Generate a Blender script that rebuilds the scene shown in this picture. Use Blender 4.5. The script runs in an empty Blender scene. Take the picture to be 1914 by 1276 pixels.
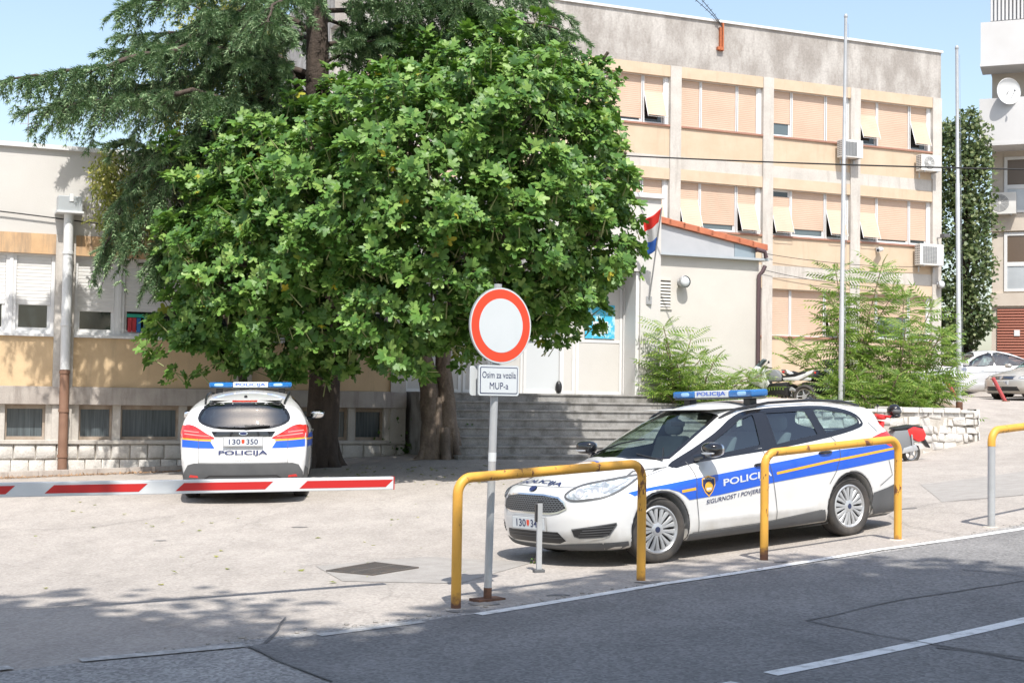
import bpy, bmesh, math, random
import numpy as np
from mathutils import Vector, Matrix
C = bpy.context.scene
random.seed(7); rng = np.random.default_rng(7)
# ------------------------------------------------------------------ camera, sky, sun, exposure
FPX = 2658.; PX = 957.; PY = 638.; CAM = np.array([0, 0, 1.6])
_p = math.atan(102/FPX); _r = 0.015
FWD = np.array([0, math.cos(_p), math.sin(_p)]); _u0 = np.array([0, -math.sin(_p), math.cos(_p)]); _r0 = np.array([1., 0, 0])
RIGHT = math.cos(_r)*_r0+math.sin(_r)*_u0; UP = math.cos(_r)*_u0-math.sin(_r)*_r0
cd = bpy.data.cameras.new('camera'); cam = bpy.data.objects.new('camera', cd); C.collection.objects.link(cam)
cd.sensor_width = 36; cd.lens = 36*FPX/1914; cd.clip_start = .1; cd.clip_end = 2000
cam.matrix_world = Matrix(((RIGHT[0], UP[0], -FWD[0], 0), (RIGHT[1], UP[1], -FWD[1], 0), (RIGHT[2], UP[2], -FWD[2], 1.6), (0, 0, 0, 1)))
C.camera = cam
SUNEL = math.radians(58); SUNV = Vector((.18*math.cos(SUNEL), -.984*math.cos(SUNEL), math.sin(SUNEL)))
sl = bpy.data.lights.new('sun', 'SUN'); sl.energy = 4.2; sl.angle = math.radians(.53); sl.color = (1, .958, .895)
so = bpy.data.objects.new('sun', sl); C.collection.objects.link(so); so.rotation_euler = SUNV.to_track_quat('Z', 'Y').to_euler()
W = bpy.data.worlds.new('World'); C.world = W; W.use_nodes = True
_n = W.node_tree.nodes; _l = W.node_tree.links; _n.clear()
sk = _n.new('ShaderNodeTexSky'); sk.sky_type = 'NISHITA'; sk.sun_disc = False; sk.sun_elevation = SUNEL; sk.sun_rotation = math.atan2(.18, -.984)
sk.air_density = 1.2; sk.dust_density = 2.0; sk.ozone_density = 1.0; sk.altitude = 0
bg = _n.new('ShaderNodeBackground'); bg.inputs[1].default_value = .15; wo = _n.new('ShaderNodeOutputWorld')
hs = _n.new('ShaderNodeHueSaturation'); hs.inputs['Saturation'].default_value = .92; hs.inputs['Value'].default_value = 1.05; _l.new(sk.outputs[0], hs.inputs['Color']); _l.new(hs.outputs[0], bg.inputs[0]); _l.new(bg.outputs[0], wo.inputs[0])
C.view_settings.view_transform = 'Standard'; C.view_settings.look = 'None'; C.view_settings.exposure = .56; C.view_settings.gamma = 1
C.render.engine = 'CYCLES'; C.cycles.use_denoising = True; C.cycles.max_bounces = 8; C.cycles.transparent_max_bounces = 24
C.cycles.caustics_reflective = False; C.cycles.caustics_refractive = False

def ray(px, py): return (px-PX)/FPX*RIGHT-(py-PY)/FPX*UP+FWD
def at(px, py, Y):
    d = ray(px, py); return CAM+d*(Y/d[1])
def atz(px, py, z):
    d = ray(px, py); return CAM+d*((z-CAM[2])/d[2])

# ------------------------------------------------------------------ helpers
class MB:
    def __init__(s): s.v = []; s.f = []; s.m = []
    def add(s, v, f, mi=0):
        o = len(s.v); s.v += [tuple(map(float, q)) for q in v]; s.f += [tuple(i+o for i in q) for q in f]; s.m += [mi]*len(f); return s
    def box(s, x0, x1, y0, y1, z0, z1, mi=0, M=None):
        v = [(x, y, z) for x in (x0, x1) for y in (y0, y1) for z in (z0, z1)]
        if M is not None: v = [tuple(M @ Vector(q)) for q in v]
        return s.add(v, [(0, 1, 3, 2), (4, 6, 7, 5), (0, 4, 5, 1), (2, 3, 7, 6), (0, 2, 6, 4), (1, 5, 7, 3)], mi)
    def tube(s, pts, r, n=10, mi=0, caps=True):
        P = [Vector(p) for p in pts]; R = r if hasattr(r, '__len__') else [r]*len(P)
        t0 = (P[1]-P[0]).normalized(); up = Vector((0, 0, 1)) if abs(t0.z) < .9 else Vector((1, 0, 0))
        nx = t0.cross(up).normalized(); v = []
        for i, p in enumerate(P):
            t = (P[min(i+1, len(P)-1)]-P[max(i-1, 0)]).normalized()
            nx = (nx-t*nx.dot(t)).normalized(); b = t.cross(nx)
            for k in range(n):
                a = 2*math.pi*k/n; v.append(p+(nx*math.cos(a)+b*math.sin(a))*R[i])
        f = [(i*n+k, i*n+(k+1) % n, (i+1)*n+(k+1) % n, (i+1)*n+k) for i in range(len(P)-1) for k in range(n)]
        if caps: f += [tuple(range(n-1, -1, -1)), tuple((len(P)-1)*n+k for k in range(n))]
        return s.add(v, f, mi)
    def lathe(s, prof, c, ax='z', n=32, mi=0, a0=0, a1=2*math.pi):
        full = abs(a1-a0-2*math.pi) < 1e-6; m = n if full else n+1; v = []
        for r, h in prof:
            for k in range(m):
                a = a0+(a1-a0)*k/n; x, y = r*math.cos(a), r*math.sin(a)
                v.append({'z': (c[0]+x, c[1]+y, c[2]+h), 'y': (c[0]+x, c[1]+h, c[2]+y), 'x': (c[0]+h, c[1]+x, c[2]+y)}[ax])
        f = [(i*m+k, i*m+(k+1) % m, (i+1)*m+(k+1) % m, (i+1)*m+k) for i in range(len(prof)-1) for k in range(n)]
        return s.add(v, f, mi)
    def prism(s, poly, h0, h1, ax='y', mi=0):
        g = {'y': lambda a, b, h: (a, h, b), 'x': lambda a, b, h: (h, a, b), 'z': lambda a, b, h: (a, b, h)}[ax]
        n = len(poly); v = [g(a, b, h0) for a, b in poly]+[g(a, b, h1) for a, b in poly]
        return s.add(v, [tuple(range(n)), tuple(range(2*n-1, n-1, -1))]+[(i, i+n, (i+1) % n+n, (i+1) % n) for i in range(n)], mi)
    def ell(s, c, r, n=20, m=12, mi=0, p=1., M=None):
        v = []
        for i in range(m+1):
            a = -math.pi/2+math.pi*i/m
            for k in range(n):
                b = 2*math.pi*k/n
                q = [math.cos(a)*math.cos(b), math.cos(a)*math.sin(b), math.sin(a)]
                q = [math.copysign(abs(t)**p, t)*rr for t, rr in zip(q, r)]
                if M is not None: q = list(M @ Vector(q))
                v.append((c[0]+q[0], c[1]+q[1], c[2]+q[2]))
        return s.add(v, [(i*n+k, i*n+(k+1) % n, (i+1)*n+(k+1) % n, (i+1)*n+k) for i in range(m) for k in range(n)], mi)
    def build(s, name, mats, parent=None, smooth=None, bevel=0):
        me = bpy.data.meshes.new(name); me.from_pydata(s.v, [], s.f)
        return finish(me, name, mats, parent, s.m, smooth, bevel)
def finish(me, name, mats, parent=None, mi=None, smooth=None, bevel=0):
    if not isinstance(mats, (list, tuple)): mats = [mats]
    for m in mats: me.materials.append(m)
    if mi is not None and len(mats) > 1: me.polygons.foreach_set('material_index', mi)
    bm = bmesh.new(); bm.from_mesh(me); bmesh.ops.remove_doubles(bm, verts=bm.verts, dist=1e-6); bmesh.ops.recalc_face_normals(bm, faces=bm.faces)
    if bevel: bmesh.ops.bevel(bm, geom=[e for e in bm.edges if len(e.link_faces) == 2 and e.calc_face_angle(0) > .6], offset=bevel, segments=2, profile=.6, affect='EDGES')
    bm.to_mesh(me); bm.free()
    if smooth is None: smooth = 35
    if smooth:
        me.shade_smooth(); me.set_sharp_from_angle(angle=math.radians(smooth))
    me.update()
    o = bpy.data.objects.new(name, me); C.collection.objects.link(o)
    if parent is not None: o.parent = parent
    return o
def npmesh(name, V, Fc, mats, parent=None, smooth=True, raw=True):
    me = bpy.data.meshes.new(name); V = np.asarray(V, np.float32); Fc = np.asarray(Fc, np.int32); k = Fc.shape[1]
    me.vertices.add(len(V)); me.vertices.foreach_set('co', V.ravel())
    me.loops.add(Fc.size); me.loops.foreach_set('vertex_index', Fc.ravel())
    me.polygons.add(len(Fc)); me.polygons.foreach_set('loop_start', np.arange(0, Fc.size, k, dtype=np.int32))
    me.update(calc_edges=True)
    if smooth: me.shade_smooth()
    for m in (mats if isinstance(mats, (list, tuple)) else [mats]): me.materials.append(m)
    o = bpy.data.objects.new(name, me); C.collection.objects.link(o)
    if parent is not None: o.parent = parent
    return o
def tag(o, label, cat, group=None, kind=None):
    o['label'] = label; o['category'] = cat
    if group: o['group'] = group
    if kind: o['kind'] = kind
    return o
def thing(name, label, cat, loc=(0, 0, 0), rz=0, group=None):
    o = bpy.data.objects.new(name, None); C.collection.objects.link(o); o.location = loc; o.rotation_euler = (0, 0, rz)
    o.empty_display_size = .2
    return tag(o, label, cat, group)
def struct(o): o['kind'] = 'structure'; return o
def stuff(o): o['kind'] = 'stuff'; return o
def copy_tree(o, parent=None, name=None):
    c = o.copy(); C.collection.objects.link(c)
    if parent is not None: c.parent = parent
    for ch in list(o.children): copy_tree(ch, c)
    return c
def clampf(a, lo, hi): return max(lo, min(hi, a))

# ------------------------------------------------------------------ materials
def nodes(name):
    m = bpy.data.materials.new(name); m.use_nodes = True; nt = m.node_tree; nt.nodes.clear()
    out = nt.nodes.new('ShaderNodeOutputMaterial'); return m, nt, out
def N(nt, t, **k):
    n = nt.nodes.new(t)
    for a, b in k.items(): setattr(n, a, b)
    return n
def ramp(nt, fac, stops):
    r = N(nt, 'ShaderNodeValToRGB'); e = r.color_ramp.elements
    while len(e) < len(stops): e.new(.5)
    for i, (p, c) in enumerate(stops): e[i].position = p; e[i].color = (*c, 1) if len(c) == 3 else c
    nt.links.new(fac, r.inputs[0]); return r.outputs[0]
def noise(nt, co, scale, detail=4, rough=.55, sc=(1, 1, 1)):
    mp = N(nt, 'ShaderNodeMapping'); mp.inputs['Scale'].default_value = sc; nt.links.new(co, mp.inputs[0])
    n = N(nt, 'ShaderNodeTexNoise'); n.inputs['Scale'].default_value = scale; n.inputs['Detail'].default_value = detail; n.inputs['Roughness'].default_value = rough
    nt.links.new(mp.outputs[0], n.inputs[0]); return n.outputs[0]
def mix(nt, a, b, fac, mode='MIX'):
    n = N(nt, 'ShaderNodeMix', data_type='RGBA', blend_type=mode)
    for v, i in ((fac, 0), (a, 6), (b, 7)):
        if isinstance(v, (int, float)): n.inputs[i].default_value = v
        elif isinstance(v, tuple): n.inputs[i].default_value = (*v, 1)
        else: nt.links.new(v, n.inputs[i])
    return n.outputs[2]
def pmat(name, col, rough=.6, metal=0, col2=None, scale=4, sc=(1, 1, 1), lo=.35, hi=.7, grain=0, gscale=60, bump=0, bscale=30, coat=0, stain=None, sscale=1.5, ssc=(1, 1, .25), slo=.5, shi=.75, spec=.5, emit=None, estr=0):
    """col, blotched with col2, optional streaky stain colour and fine grain"""
    m, nt, out = nodes(name); b = N(nt, 'ShaderNodeBsdfPrincipled'); nt.links.new(b.outputs[0], out.inputs[0])
    co = N(nt, 'ShaderNodeTexCoord').outputs['Object']
    c = None
    if col2 is not None: c = ramp(nt, noise(nt, co, scale, 5, .6, sc), [(lo, col), (hi, col2)])
    if stain is not None:
        f = ramp(nt, noise(nt, co, sscale, 6, .65, ssc), [(slo, (0, 0, 0)), (shi, (1, 1, 1))])
        c = mix(nt, c if c is not None else tuple(col), tuple(stain), f)
    if grain:
        g = ramp(nt, noise(nt, co, gscale, 2, .7), [(.25, (1-grain,)*3), (.75, (1+grain,)*3)])
        c = mix(nt, c if c is not None else tuple(col), g, 1., 'MULTIPLY')
    if c is None: b.inputs['Base Color'].default_value = (*col, 1)
    else: nt.links.new(c, b.inputs['Base Color'])
    b.inputs['Roughness'].default_value = rough; b.inputs['Metallic'].default_value = metal
    b.inputs['Coat Weight'].default_value = coat; b.inputs['Coat Roughness'].default_value = .04; b.inputs['Specular IOR Level'].default_value = spec
    if bump:
        bn = N(nt, 'ShaderNodeBump'); bn.inputs['Strength'].default_value = 1; bn.inputs['Distance'].default_value = bump
        nt.links.new(noise(nt, co, bscale, 4, .6), bn.inputs['Height']); nt.links.new(bn.outputs[0], b.inputs['Normal'])
    if emit: b.inputs['Emission Color'].default_value = (*emit, 1); b.inputs['Emission Strength'].default_value = estr
    return m
def leafmat(name, stops, trans=.35, rough=.45, tcol=(.25, .45, .05), spec=.4, big=None, bscale=.6):
    m, nt, out = nodes(name); g = N(nt, 'ShaderNodeNewGeometry')
    c = ramp(nt, g.outputs['Random Per Island'], stops)
    b = N(nt, 'ShaderNodeBsdfPrincipled'); nt.links.new(c, b.inputs['Base Color']); b.inputs['Roughness'].default_value = rough; b.inputs['Specular IOR Level'].default_value = spec
    t = N(nt, 'ShaderNodeBsdfTranslucent'); nt.links.new(mix(nt, c, tuple(tcol), .5), t.inputs[0])
    mx = N(nt, 'ShaderNodeMixShader'); mx.inputs[0].default_value = trans; nt.links.new(b.outputs[0], mx.inputs[1]); nt.links.new(t.outputs[0], mx.inputs[2]); nt.links.new(mx.outputs[0], out.inputs[0])
    return m
def glassmat(name, tint=(.75, .85, .82), rough=0., refl=1.45, extra=0.):
    m, nt, out = nodes(name); tr = N(nt, 'ShaderNodeBsdfTransparent'); tr.inputs[0].default_value = (*tint, 1)
    gl = N(nt, 'ShaderNodeBsdfGlossy'); gl.inputs['Roughness'].default_value = rough+.01
    fr = N(nt, 'ShaderNodeFresnel'); gm = N(nt, 'ShaderNodeNewGeometry'); io = N(nt, 'ShaderNodeMapRange'); io.inputs['To Min'].default_value = refl; io.inputs['To Max'].default_value = 1/refl; nt.links.new(gm.outputs['Backfacing'], io.inputs['Value']); nt.links.new(io.outputs[0], fr.inputs[0])
    ad = N(nt, 'ShaderNodeMath', operation='ADD'); ad.use_clamp = True; nt.links.new(fr.outputs[0], ad.inputs[0]); ad.inputs[1].default_value = extra
    mx = N(nt, 'ShaderNodeMixShader'); nt.links.new(ad.outputs[0], mx.inputs[0]); nt.links.new(tr.outputs[0], mx.inputs[1]); nt.links.new(gl.outputs[0], mx.inputs[2]); nt.links.new(mx.outputs[0], out.inputs[0])
    return m
def asphalt(name, base, light, speck=.25, wear=(.5, .75), big=.35, crack=0.):
    m, nt, out = nodes(name); b = N(nt, 'ShaderNodeBsdfPrincipled'); nt.links.new(b.outputs[0], out.inputs[0])
    co = N(nt, 'ShaderNodeTexCoord').outputs['Object']
    c = ramp(nt, noise(nt, co, big, 6, .6), [(wear[0]-.2, base), (wear[1], light)])
    c = mix(nt, c, ramp(nt, noise(nt, co, 2.5, 5, .7, (1, .4, 1)), [(.3, (.86,)*3), (.7, (1.1,)*3)]), 1., 'MULTIPLY')
    v = N(nt, 'ShaderNodeTexVoronoi'); v.inputs['Scale'].default_value = 48; nt.links.new(co, v.inputs[0])
    c = mix(nt, c, ramp(nt, v.outputs['Color'], [(.1, (1-speck,)*3), (.9, (1+speck,)*3)]), 1., 'MULTIPLY')
    if crack:
        mp = N(nt, 'ShaderNodeMapping'); nt.links.new(co, mp.inputs[0]); v2 = N(nt, 'ShaderNodeTexVoronoi', feature='DISTANCE_TO_EDGE'); v2.inputs['Scale'].default_value = .35
        nz = N(nt, 'ShaderNodeTexNoise'); nz.inputs['Scale'].default_value = 3; nt.links.new(co, nz.inputs[0])
        nt.links.new(mix(nt, co, nz.outputs['Color'], .25, 'ADD'), v2.inputs[0])
        f = ramp(nt, v2.outputs[0], [(0, (1-crack,)*3), (.006, (1, 1, 1))]); c = mix(nt, c, f, 1., 'MULTIPLY')
    nt.links.new(c, b.inputs['Base Color']); b.inputs['Roughness'].default_value = .85; b.inputs['Specular IOR Level'].default_value = .25
    bn = N(nt, 'ShaderNodeBump'); bn.inputs['Distance'].default_value = .004; nt.links.new(v.outputs[0], bn.inputs['Height']); nt.links.new(bn.outputs[0], b.inputs['Normal'])
    return m
MT = dict(
 lot=asphalt('light_asphalt', (.34, .308, .276), (.39, .355, .32), .16, (.45, .7), .35, .15),
 road=asphalt('old_asphalt', (.27, .26, .247), (.345, .332, .315), .36, (.45, .7), .9, .25),
 newroad=asphalt('new_asphalt', (.165, .162, .16), (.235, .228, .22), .26, (.42, .70), .8),
 paint=pmat('road_paint', (.75, .75, .73), .7, col2=(.42, .41, .39), scale=9, lo=.5, hi=.72, grain=.1),
 paintw=pmat('worn_road_paint', (.5, .49, .47), .7, col2=(.33, .32, .3), scale=12, lo=.4, hi=.6, grain=.15),
 crack=pmat('crack', (.10, .098, .095), .95, col2=(.16, .155, .15), scale=9),
 plaster=pmat('cream_plaster', (.575, .55, .50), .85, col2=(.54, .51, .465), scale=1.2, grain=.04, gscale=80, bump=.003, bscale=90),
 whitewall=pmat('white_plaster', (.57, .555, .525), .85, col2=(.53, .51, .48), scale=.8, stain=(.5, .47, .42), slo=.6, shi=.85, grain=.03, bump=.002),
 concrete=pmat('weathered_concrete', (.30, .275, .25), .9, col2=(.46, .435, .405), scale=1.1, sc=(1, 1, .5), lo=.40, hi=.62, stain=(.25, .225, .20), sscale=2.2, ssc=(1.6, 1.6, .6), slo=.5, shi=.78, grain=.16, gscale=14, bump=.006, bscale=40),
 paleconc=pmat('pale_concrete', (.54, .51, .465), .9, col2=(.45, .42, .38), scale=1.4, stain=(.30, .265, .23), ssc=(2.5, 2.5, .3), slo=.52, shi=.85, grain=.08, gscale=25, bump=.004),
 yellow=pmat('yellow_render', (.56, .445, .325), .85, col2=(.50, .385, .27), scale=1.5, stain=(.42, .32, .23), ssc=(3, 3, .35), slo=.55, shi=.9, grain=.05, bump=.003),
 tan=pmat('tan_render', (.62, .46, .28), .85, col2=(.55, .40, .24), scale=1.6, stain=(.38, .29, .19), ssc=(3, 3, .4), slo=.55, shi=.85, grain=.06, bump=.003),
 orange=pmat('stained_render', (.62, .42, .24), .85, col2=(.52, .33, .18), scale=2.5, stain=(.26, .20, .15), ssc=(5, 5, .6), slo=.48, shi=.75, grain=.06),
 ledge=pmat('ledge_concrete', (.44, .40, .36), .9, col2=(.34, .30, .27), scale=3, stain=(.2, .17, .15), ssc=(4, 4, .5), slo=.5, shi=.8, grain=.1, bump=.005),
 shutter=pmat('roller_shutter', (.55, .405, .305), .6, col2=(.50, .36, .265), scale=1.2, grain=.02),
 wshutter=pmat('white_shutter', (.66, .65, .63), .6, col2=(.60, .59, .57), scale=2),
 whitepvc=pmat('white_window_frame', (.66, .66, .655), .4),
 sillred=pmat('red_brown_sill', (.36, .19, .13), .7, col2=(.30, .15, .11), scale=5),
 pane=pmat('dark_pane', (.018, .024, .026), .08, spec=.8),
 bpane=pmat('blue_grey_pane', (.10, .13, .14), .06, spec=.8),
 frost=pmat('reeded_pane', (.12, .145, .155), .25, col2=(.03, .035, .04), scale=3, sc=(12, 12, .4), lo=.35, hi=.75),
 brownframe=pmat('brown_frame', (.30, .235, .18), .8, col2=(.42, .36, .3), scale=5, grain=.1),
 metal=pmat('zinc_sheet', (.50, .53, .55), .45, metal=.35, col2=(.44, .47, .49), scale=2),
 galv=pmat('galvanised_steel', (.46, .47, .48), .42, metal=.6, col2=(.38, .39, .40), scale=7, grain=.05),
 polepaint=pmat('grey_pole_paint', (.44, .45, .455), .45, metal=.15, col2=(.37, .38, .385), scale=4),
 rust=pmat('rust', (.16, .075, .045), .85, col2=(.08, .045, .03), scale=12),
 brownpipe=pmat('brown_pipe', (.21, .115, .075), .7, col2=(.26, .15, .1), scale=5),
 darkpipe=pmat('dark_brown_gutter', (.09, .055, .06), .5),
 tiles=pmat('clay_tiles', (.50, .17, .085), .75, col2=(.38, .12, .065), scale=5, grain=.08),
 stone=pmat('limestone', (.64, .615, .575), .9, col2=(.48, .455, .42), scale=3.5, lo=.35, hi=.75, stain=(.30, .27, .24), sscale=5, ssc=(1, 1, 1), slo=.58, shi=.8, grain=.12, gscale=40, bump=.012, bscale=25),
 mortar=pmat('mortar', (.50, .46, .41), .95, col2=(.36, .33, .28), scale=8, grain=.1, bump=.006),
 step=pmat('terrazzo_step', (.33, .32, .305), .85, col2=(.25, .24, .225), scale=3, stain=(.12, .112, .10), sscale=2.2, ssc=(2, 2, 1.5), slo=.45, shi=.75, grain=.25, gscale=70, bump=.002),
 soil=pmat('soil', (.22, .16, .11), .95, col2=(.30, .24, .17), scale=6, grain=.2, bump=.02, bscale=15),
 bark=pmat('bark', (.085, .063, .05), .95, col2=(.045, .034, .028), scale=7, sc=(1, 1, .25), grain=.2, bump=.03, bscale=14),
 figbark=pmat('fig_bark', (.225, .175, .135), .9, col2=(.11, .085, .068), scale=5, sc=(1, 1, .55), grain=.2, gscale=30, bump=.03, bscale=12, stain=(.08, .065, .05), sscale=3, ssc=(1, 1, .6), slo=.5, shi=.75),
 twig=pmat('twig', (.20, .15, .10), .9),
 black=pmat('black_plastic', (.02, .02, .022), .4), gblack=pmat('gloss_black', (.012, .012, .014), .08, coat=.6),
 rubber=pmat('tyre_rubber', (.045, .042, .04), .8, col2=(.10, .085, .07), scale=6, lo=.45, hi=.8, bump=.001),
 greyplastic=pmat('grey_plastic', (.085, .088, .092), .6, col2=(.11, .112, .115), scale=3),
 silver=pmat('silver_plastic', (.50, .51, .52), .35, metal=.5), chrome=pmat('chrome', (.75, .75, .76), .12, metal=1),
 white=pmat('white_plastic', (.66, .67, .67), .45), acwhite=pmat('ac_casing', (.66, .655, .63), .5, col2=(.58, .57, .54), scale=3), acgrey=pmat('ac_grille', (.22, .23, .24), .6),
 yellowpaint=None, redpaint=pmat('red_paint', (.55, .022, .02), .45), redsign=pmat('sign_red', (.80, .065, .02), .35, col2=(.72, .055, .02), scale=6), signwhite=pmat('sign_white', (.62, .65, .66), .4, col2=(.585, .615, .625), scale=3),
 navy=pmat('navy_letters', (.02, .03, .10), .5), blue=pmat('police_blue', (.012, .10, .58), .3, coat=.5), gold=pmat('gold_stripe', (.80, .42, .035), .35, coat=.4),
 bluelens=None, red=pmat('red_lamp', (.55, .012, .015), .12, coat=.8, col2=(.72, .05, .04), scale=16, sc=(1, 1, 2.5)), garage=pmat('garage_brown', (.27, .085, .05), .65), flagblue=pmat('flag_blue', (.03, .13, .50), .7), flagred=pmat('flag_red', (.70, .03, .02), .7),
 beige=pmat('beige_concrete', (.56, .50, .43), .9, col2=(.48, .42, .355), scale=1, grain=.06), balcony=pmat('balcony_white', (.56, .555, .55), .85, col2=(.52, .51, .50), scale=.8, grain=.03),
 seat=pmat('seat_fabric', (.17, .18, .19), .9), dash=pmat('dashboard', (.03, .032, .036), .7), liner=pmat('head_liner', (.45, .45, .43), .9),
 redscoot=pmat('scooter_red', (.66, .02, .02), .2, coat=.7), greyscoot=pmat('scooter_grey', (.20, .21, .22), .4), poster=pmat('poster_blue', (.05, .42, .62), .6, col2=(.45, .68, .75), scale=6, lo=.5, hi=.6),
 litter=pmat('litter', (.36, .22, .12), .9), cable=pmat('cable', (.02, .02, .02), .7), grate=pmat('cast_iron', (.10, .095, .09), .6, metal=.2, col2=(.15, .12, .10), scale=8),
)
def rustpaint(name, col, thr=.585):
    m, nt, out = nodes(name); b = N(nt, 'ShaderNodeBsdfPrincipled'); nt.links.new(b.outputs[0], out.inputs[0]); co = N(nt, 'ShaderNodeTexCoord').outputs['Object']
    c = ramp(nt, noise(nt, co, 3, 4), [(.3, col), (.7, tuple(k*.82 for k in col))])
    f = ramp(nt, noise(nt, co, 9, 6, .7, (1, 1, .35)), [(thr, (0, 0, 0)), (thr+.03, (1, 1, 1))]); c = mix(nt, c, (.16, .065, .03), f)
    sx = N(nt, 'ShaderNodeSeparateXYZ'); nt.links.new(co, sx.inputs[0]); ad = N(nt, 'ShaderNodeMath', operation='ADD'); nt.links.new(sx.outputs[2], ad.inputs[0])
    n2 = N(nt, 'ShaderNodeMath', operation='MULTIPLY'); nt.links.new(noise(nt, co, 14, 4), n2.inputs[0]); n2.inputs[1].default_value = .22; nt.links.new(n2.outputs[0], ad.inputs[1])
    c = mix(nt, (.13, .055, .03), c, ramp(nt, ad.outputs[0], [(.12, (0, 0, 0)), (.20, (1, 1, 1))]))
    nt.links.new(c, b.inputs['Base Color']); b.inputs['Roughness'].default_value = .5
    bn = N(nt, 'ShaderNodeBump'); bn.inputs['Distance'].default_value = .002; bn.inputs['Strength'].default_value = .6; nt.links.new(f, bn.inputs['Height']); nt.links.new(bn.outputs[0], b.inputs['Normal'])
    return m
MT['yellowpaint'] = rustpaint('yellow_rail_paint', (.74, .38, .055))
def carpaint(name, col, metal=0., rough=.3):
    m, nt, out = nodes(name); b = N(nt, 'ShaderNodeBsdfPrincipled'); nt.links.new(b.outputs[0], out.inputs[0]); co = N(nt, 'ShaderNodeTexCoord').outputs['Object']
    c = ramp(nt, noise(nt, co, 1.3, 4), [(.35, tuple(k*.96 for k in col)), (.7, col)])
    sx = N(nt, 'ShaderNodeSeparateXYZ'); nt.links.new(co, sx.inputs[0])   # road dust thrown up along the sills
    ad = N(nt, 'ShaderNodeMath', operation='MULTIPLY_ADD'); nt.links.new(noise(nt, co, 5, 5), ad.inputs[0]); ad.inputs[1].default_value = -.35; nt.links.new(sx.outputs[2], ad.inputs[2])
    c = mix(nt, tuple(k*.72 for k in (col[0]*.98, col[1]*.93, col[2]*.85)), c, ramp(nt, ad.outputs[0], [(0, (0, 0, 0)), (.22, (1, 1, 1))]))
    g = N(nt, 'ShaderNodeNewGeometry'); c = mix(nt, c, (.10, .10, .098), g.outputs['Backfacing'])   # trim lining the inside of the shell
    nt.links.new(c, b.inputs['Base Color']); b.inputs['Roughness'].default_value = rough; b.inputs['Metallic'].default_value = metal
    b.inputs['Coat Weight'].default_value = .8; b.inputs['Coat Roughness'].default_value = .03
    return m
MT['carwhite'] = carpaint('white_car_paint', (.69, .69, .68)); MT['carsilver'] = carpaint('silver_car_paint', (.70, .71, .72), .2, .35); MT['carbeige'] = carpaint('beige_silver_car_paint', (.50, .48, .44), .4, .35); MT['cardark'] = carpaint('dark_car_paint', (.02, .022, .03), .2)
MT['glass'] = glassmat('car_glass', (.84, .93, .87), 0, 1.5, .03); MT['darkglass'] = glassmat('dark_car_glass', (.74, .88, .87), 0, 1.5, .14); MT['lampglass'] = glassmat('lamp_glass', (.85, .88, .9), 0, 1.45, .05)
def lens(name, col):
    m, nt, out = nodes(name); b = N(nt, 'ShaderNodeBsdfPrincipled'); b.inputs['Base Color'].default_value = (*col, 1); b.inputs['Roughness'].default_value = .12; b.inputs['Transmission Weight'].default_value = .35; b.inputs['Coat Weight'].default_value = .6
    nt.links.new(b.outputs[0], out.inputs[0]); return m
MT['bluelens'] = lens('blue_beacon_lens', (.03, .22, .62))
MT['fig'] = leafmat('fig_leaves', [(0, (.045, .115, .026)), (.35, (.085, .185, .038)), (.7, (.145, .265, .055)), (.93, (.23, .36, .09)), (.993, (.20, .30, .07)), (1, (.50, .38, .03))], .20, .46, (.24, .46, .03), .35)
MT['cedar'] = leafmat('cedar_needles', [(0, (.09, .17, .08)), (.5, (.17, .27, .13)), (1, (.34, .44, .24))], .14, .55, (.08, .16, .04), .25)
MT['ailanthus'] = leafmat('pinnate_leaves', [(0, (.09, .18, .03)), (.5, (.19, .31, .055)), (1, (.36, .43, .12))], .38, .45, (.25, .42, .05))
MT['olive'] = leafmat('yellow_green_leaves', [(0, (.16, .20, .045)), (.5, (.32, .35, .09)), (1, (.55, .50, .16))], .4, .55, (.4, .45, .08))
MT['darkleaf'] = leafmat('dark_leaves', [(0, (.05, .09, .03)), (.5, (.12, .17, .06)), (1, (.24, .27, .12))], .2, .5, (.1, .16, .03))
MT['evergreen'] = leafmat('evergreen_leaves', [(0, (.035, .065, .022)), (.5, (.075, .115, .04)), (1, (.19, .22, .09))], .2, .5, (.2, .3, .08))
MT['weed'] = leafmat('weed_leaves', [(0, (.03, .08, .015)), (1, (.08, .16, .03))], .3, .5)
# ------------------------------------------------------------------ ground form
UD = np.array([.79, .613]); ND = np.array([-.613, .79])            # along the road, across it (towards the lot)
def un(u, n): return UD*u+ND*n
def rotm(rx, ry, rz):
    return (Matrix.Rotation(rz, 4, 'Z') @ Matrix.Rotation(ry, 4, 'Y') @ Matrix.Rotation(rx, 4, 'X'))
CAR1 = Matrix.Translation((.952, 14.228, .021)) @ rotm(math.radians(1.52), math.radians(2.97), math.radians(214.91))
CAR2 = Matrix.Translation((-4.11, 23.097, .25)) @ rotm(math.radians(-1.0), math.radians(-3.0), math.radians(97.45))
G = [(*un(u, n), z) for n in (1, 5, 9) for u, z in ((-60, -1.2), (-20, -.75), (-5, -.3), (2, -.12), (6.4, -.036), (8.4, .035), (9.9, .115), (11.8, .217), (13, .32), (17, .66), (25, 1.4), (45, 2.9))]
for Mc in (CAR1, CAR2):
    for wx in (0, -2.648):
        for wy in (.8, -.8):
            q = Mc @ Vector((wx, wy, -.005)); G.append((q.x, q.y, q.z))
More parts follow.
